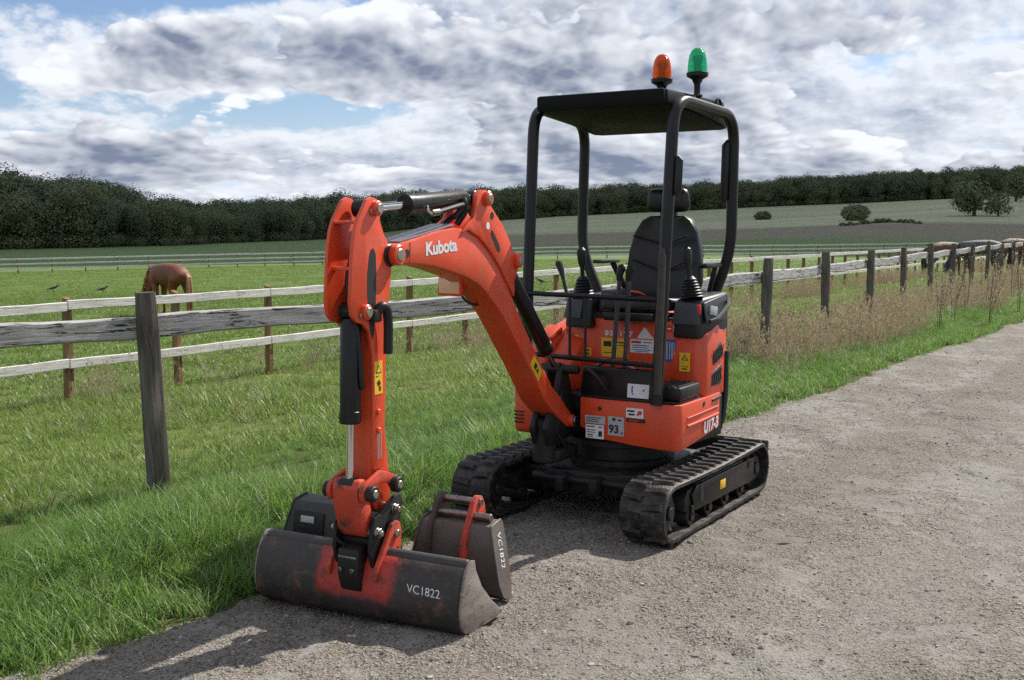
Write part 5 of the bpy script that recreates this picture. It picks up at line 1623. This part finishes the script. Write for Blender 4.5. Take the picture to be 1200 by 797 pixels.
# ---- two loose digging buckets standing behind the wide one
def digging_bucket(name, label, vc, wt, wb, ears, u0=1.27, mats=(DARK_BUCKET, RUSTY), group='loose digging buckets', lean=0.0, textside=True, plate_=False):
    o = empty(name)
    Mw = ex.matrix_basis @ BM @ Matrix.Translation((u0, vc, 0))
    o.matrix_world = Mw
    tag(o, label, 'bucket', group)
    # back sheet profile in (x,z); x to the front
    prof = [(.01, .004), (.042, .025), (.058, .08), (.046, .20), (.034, .295), (.024, .308), (-.02, .316), (-.06, .32)]
    def half(z): return (wb + (wt - wb) * z / .30) / 2
    m = MB()
    V = []; F = []
    t = .009
    for (x, z) in prof:
        h = half(z)
        V += [(x, -h, z), (x, h, z), (x - t, h - t, z - .002), (x - t, -h + t, z - .002)]
    for i in range(len(prof) - 1):
        for k in range(4):
            k2 = (k + 1) % 4
            F.append((i * 4 + k, i * 4 + k2, i * 4 + 4 + k2, i * 4 + 4 + k))
    F.append((0, 1, 2, 3)); F.append(tuple(len(V) - 4 + k for k in (3, 2, 1, 0)))
    m.add(V, F)
    m.build('back_sheet', mats[0], o, 40)
    sp_ = [(-.012, -.0), (.015, .0), (.046, .023), (.062, .08), (.050, .20), (.038, .298), (.027, .314), (-.02, .323), (-.062, .327), (-.072, .31), (-.062, .18), (-.045, .07), (-.025, .01)]
    for s in (-1, 1):
        V = []
        for (x, z) in sp_:
            h = half(z); V.append((x, s * h, z))
        for (x, z) in sp_:
            h = half(z); V.append((x, s * (h + .010), z))
        n = len(sp_)
        F = [list(range(n))[::-1], list(range(n, 2 * n))] + [(i, (i + 1) % n, n + (i + 1) % n, n + i) for i in range(n)]
        V, F = bevelled(V, F, .002, 1)
        MB().add(V, F).build('side_plate', mats[0] if s < 0 else mats[0], o, 30)
    MB().box((.0, 0, .012), (.035, wb - .01, .022), .003).build('cutting_edge', RUSTY, o)
    if plate_:
        MB().box((.048, -.04 - wt * .22, .215), (.010, wt * .36, .10), .003, Matrix.Rotation(radians(-8), 3, 'Y')).build('wear_plate', BLACK_DUSTY, o)
        MB().box((.056, -.04 - wt * .22, .232), (.004, .075, .030), .001, Matrix.Rotation(radians(-8), 3, 'Y')).build('sticker', SILVER, o)
    if ears:
        for s, mt in ((1, ORANGE_WORN), (-1, RUSTY)):
            ep = [(.085, .13), (.080, .22), (.055, .29), (.015, .345), (-.01, .395), (-.045, .418), (-.085, .408), (-.105, .37), (-.115, .325), (-.06, .31), (.005, .27), (.04, .18)]
            MB().prism(ep, 'y', -.03 + s * .088 - .012, -.03 + s * .088 + .012, .005).build('ear', mt, o, 30)
        MB().cyl((-.06, -.14, .385), (-.06, .078, .385), .017, 16, .002).build('pin', STEEL, o)
        MB().cyl((-.015, -.15, .335), (-.015, .150, .335), .018, 16, .002).build('pin', STEEL, o)
    # chalk mark running down the side plate
    sl = (wt - wb) / 2 / .30
    xa = Vector((.12, -sl, -1)); ya = Vector((-1, 0, -.12))
    text('VC1822', .046, frame((-.006, half(.205) + .0112, .205), xa, ya), CHALK, o, name='chalk_lettering', bold=-.0004)
    return o
digging_bucket('digging_bucket', 'narrow rusty digging bucket with one orange ear, standing right of the quick hitch', .205, .335, .47, True, mats=(NARROW_STEEL, RUSTY))
digging_bucket('digging_bucket', 'dark digging bucket with a worn pale sticker, standing left behind the quick hitch', -.425, .47, .66, False, u0=1.26, mats=(DARK_BUCKET, RUSTY), plate_=True)

# ------------------------------------------------------------------ horses
def skin_mesh(name, nodes, edges, mat, sub=2):
    me = bpy.data.meshes.new(name)
    me.from_pydata([n[:3] for n in nodes], edges, [])
    o = bpy.data.objects.new(name, me); COL.objects.link(o)
    sk_ = o.modifiers.new('skin', 'SKIN')
    for i, n in enumerate(nodes):
        v = me.skin_vertices[0].data[i]
        v.radius = (n[3], n[4] if len(n) > 4 else n[3]); v.use_root = (i == 0)
    sb_ = o.modifiers.new('sub', 'SUBSURF'); sb_.levels = sub; sb_.render_levels = sub
    dg = bpy.context.evaluated_depsgraph_get()
    m2 = bpy.data.meshes.new_from_object(o.evaluated_get(dg))
    bpy.data.objects.remove(o, do_unlink=True)
    m2.name = name
    m2.polygons.foreach_set('use_smooth', [True] * len(m2.polygons))
    m2.materials.clear(); m2.materials.append(mat)
    return m2
def horse(x, y, heading, coat, hair, label, s=1.0, graze=True, group='horses grazing in the paddock'):
    r = empty('horse', (x, y, gz(x, y)), heading)
    r.scale = (s, s, s)
    tag(r, label, 'horse', group)
    if graze: nk = [(.72, 0, 1.10, .15, .21), (.98, 0, .82, .10, .16), (1.16, 0, .52, .085, .13), (1.28, 0, .34, .085, .11), (1.33, 0, .12, .055, .07), (1.34, 0, .04, .045, .055)]
    else: nk = [(.72, 0, 1.22, .15, .21), (.93, 0, 1.42, .10, .16), (1.10, 0, 1.60, .085, .13), (1.22, 0, 1.60, .085, .11), (1.40, 0, 1.45, .055, .07), (1.46, 0, 1.38, .045, .055)]
    N = [(0, 0, 1.06, .27, .30), (-.35, 0, 1.09, .26, .27), (-.62, 0, 1.10, .24, .25), (-.80, 0, 1.06, .15, .17), (.30, 0, 1.06, .26, .30), (.55, 0, 1.07, .21, .27)] + nk
    E = [(0, 1), (1, 2), (2, 3), (0, 4), (4, 5), (5, 6), (6, 7), (7, 8), (8, 9), (9, 10), (10, 11)]
    for sgn in (-1, 1):
        b = len(N); st = .07 * sgn
        N += [(-.60, .15 * sgn, .92, .14, .17), (-.50 + st, .17 * sgn, .72, .10, .12), (-.74 + st, .16 * sgn, .46, .055, .06), (-.70 + st, .16 * sgn, .16, .038), (-.66 + st, .16 * sgn, .06, .05), (-.65 + st, .16 * sgn, .0, .06)]
        E += [(2, b), (b, b + 1), (b + 1, b + 2), (b + 2, b + 3), (b + 3, b + 4), (b + 4, b + 5)]
        b = len(N); st = -.09 * sgn
        N += [(.50, .14 * sgn, .86, .11, .14), (.47 + st, .16 * sgn, .66, .075, .09), (.49 + st, .15 * sgn, .40, .052), (.48 + st, .15 * sgn, .15, .036), (.52 + st, .15 * sgn, .06, .046), (.53 + st, .15 * sgn, .0, .056)]
        E += [(5, b), (b, b + 1), (b + 1, b + 2), (b + 2, b + 3), (b + 3, b + 4), (b + 4, b + 5)]
    obj('body', skin_mesh('body', N, E, coat), r)
    p = nk[3]
    for sgn in (-1, 1):
        MB().lathe([(.025, 0), (.032, .04), (.018, .10), (.002, .13)], (nk[2][0] + .02, .06 * sgn, nk[2][2] + .05), (-.2 if graze else -.1, .3 * sgn, .9 if not graze else .55), 8).build('ear', coat, r)
    # tail and mane of many locks
    rr = random.Random(1)
    mb = MB()
    for k in range(26):
        a = rr.uniform(-.05, .05); q = rr.uniform(-.04, .04); ln = rr.uniform(.75, 1.0)
        mb.tube([(-.90, a * .5, 1.12), (-1.0 + q * .4, a, 1.02), (-1.02 + q, a * 1.5, .75), (-1.0 + q * 1.4, a * 1.8, .50), (-.98 + q * 1.5, a * 1.6, 1.12 - ln)], [.02, .03, .03, .026, .006], 5)
    mb.build('tail', hair, r)
    mb = MB()
    for k in range(34):
        t = k / 33
        idx = t * 3.0; i0 = min(2, int(idx)); f = idx - i0
        A_ = Vector(nk[i0][:3]); B_ = Vector(nk[i0 + 1][:3]); c_ = A_ + (B_ - A_) * f
        d = (B_ - A_).normalized(); up_ = Vector((-d.z, 0, d.x)); up_ = up_ if up_.z > 0 else -up_
        rad_ = nk[i0][4] * (1 - f) + nk[i0 + 1][4] * f
        top = c_ + up_ * rad_ * .92
        sgn = 1 if k % 3 else -1
        mb.tube([top, top + Vector((0, .06 * sgn, .01)), top + Vector((rr.uniform(-.03, .03), .13 * sgn, -.10)), top + Vector((rr.uniform(-.04, .04), .12 * sgn, -.24))], [.016, .022, .018, .004], 5)
    mb.build('mane', hair, r)
    return r
CHEST = pbr('chestnut_coat', (.18, .054, .019), (.12, .036, .013), 3, .65, .08, bump=.1, bscale=60)
FLAX = pbr('flaxen_hair', (.33, .17, .075), (.24, .11, .045), 12, .55, .08)
BAY = pbr('bay_coat', (.13, .065, .035), (.09, .045, .025), 3, .7, .08)
GREYH = pbr('grey_coat', (.11, .11, .115), (.06, .06, .065), 4, .7, .08)
DKH = pbr('dark_hair', (.03, .025, .022), (.02, .018, .016), 12, .6, .08)
horse(-9.15, 29.6, radians(135), CHEST, FLAX, 'chestnut horse grazing behind the pale paddock rails, its rump to the camera', 1.06)
def at_px(px, d):
    az = math.atan((px - 600) / 1300); return d * sin(az), d * cos(az)
for (px, d, hd, c_, h_, lb_) in ((1106, 47, 20, BAY, DKH, 'brown horse with lowered head beyond the fences, left of the grey horse'),
                                (1150, 46, 175, GREYH, DKH, 'dark grey horse beyond the far right end of the fences'),
                                (1187, 50, 15, BAY, DKH, 'brown horse at the right picture edge behind the tall weeds')):
    x, y = at_px(px, d)
    horse(x, y, radians(hd), c_, h_, lb_, 1.0)

# ------------------------------------------------------------------ crows
CROW = pbr('crow_feather', (.012, .012, .014), (.018, .018, .02), 10, .4, .08)
def crow(x, y, heading, label):
    r = empty('crow', (x, y, gz(x, y) + .02), heading)
    tag(r, label, 'crow', 'crows on the paddock grass')
    N = [(0, 0, .17, .065, .06), (-.10, 0, .16, .05, .045), (-.22, 0, .13, .03, .015), (-.34, 0, .10, .035, .008), (.09, 0, .20, .05, .05), (.15, 0, .25, .035, .035), (.20, 0, .28, .038, .036), (.25, 0, .275, .014, .016), (.30, 0, .265, .004, .005)]
    E = [(0, 1), (1, 2), (2, 3), (0, 4), (4, 5), (5, 6), (6, 7), (7, 8)]
    obj('body', skin_mesh('body', N, E, CROW, 1), r)
    for s in (-1, 1):
        MB().tube([(.0, .03 * s, .13), (.01, .03 * s, .06), (.0, .035 * s, -.02)], [.012, .007, .006], 6).build('leg', CROW, r)
        MB().taper([(.08, .055 * s, .19), (.02, .07 * s, .13), (-.22, .03 * s, .12), (-.26, .02 * s, .14)], [(.08, .062 * s, .195), (.02, .078 * s, .135), (-.22, .04 * s, .125), (-.26, .03 * s, .145)]).build('wing', CROW, r)
def crow_px(px, py, hd, label, d):
    x, y = at_px(px, d)
    crow(x, y, radians(hd), label)
crow_px(62, 332, 10, 'small black crow on the grass near the left picture edge', 52)
crow_px(120, 331, 35, 'black crow with raised tail on the grass left of the chestnut horse', 49)
crow_px(634, 331, 150, 'black crow on the grass seen through the canopy of the excavator', 46)

# ------------------------------------------------------------------ tall dry weeds by the right fence
def weed(x, y, h, seed, label):
    r = empty('dock_weed', (x, y, gz(x, y)))
    tag(r, label, 'weed', 'tall dry weeds along the roadside fence')
    rr = random.Random(seed)
    st_ = MB(); hd = MB()
    for k in range(4):
        a = rr.uniform(0, 6.28); ln = rr.uniform(.05, .22) * h; hh = h * rr.uniform(.7, 1.0)
        p = [(0.02 * cos(a), .02 * sin(a), -.03), (ln * .3 * cos(a), ln * .3 * sin(a), hh * .45), (ln * cos(a), ln * sin(a), hh)]
        st_.tube(p, [.0045, .0035, .0015], 5)
        for j in range(26):
            t = rr.uniform(.45, 1.0)
            q = Vector(p[1]).lerp(Vector(p[2]), (t - .45) / .55)
            b2 = rr.uniform(0, 6.28); l2 = rr.uniform(.015, .05) * (1.25 - t)
            hd.box(q + Vector((cos(b2) * l2, sin(b2) * l2, rr.uniform(0, .03))), (.008, .008, .014), 0, Matrix.Rotation(rr.uniform(0, 3), 3, 'X'))
    st_.build('stem', G_WEED, r)
    hd.build('seed_head', G_WEED, r, 0)['kind'] = 'stuff'
wl_ = [(1118, 18.0, 1.15), (1134, 19.5, 1.35), (1152, 21.0, 1.45), (1170, 22.0, 1.6), (1186, 24.0, 1.7), (1102, 17.0, 1.0), (1160, 18.5, 1.1), (1195, 21.0, 1.4)]
order = sorted(range(len(wl_)), key=lambda i: wl_[i][0])
names = ['first', 'second', 'third', 'fourth', 'fifth', 'sixth', 'seventh', 'eighth', 'ninth', 'tenth']
for rk, i in enumerate(order):
    px, d, h = wl_[i]
    x, y = at_px(px, d)
    weed(x, y, h, i, 'thin dry brown weed, %s from the left along the right roadside fence' % names[rk])
# a dead leaf lying on the road
x, y = 1.33, 5.45
lf = MB().add([(0, 0, .006), (.05, .02, .014), (.09, 0, .008), (.05, -.025, .012), (.045, 0, .004)], [(0, 1, 4), (1, 2, 4), (2, 3, 4), (3, 0, 4)])
lo_ = lf.build('dead_leaf', G_WEED, None, 0); lo_.location = (x, y, .004)
tag(lo_, 'small dark dead leaf lying on the road right of the near track', 'leaf')
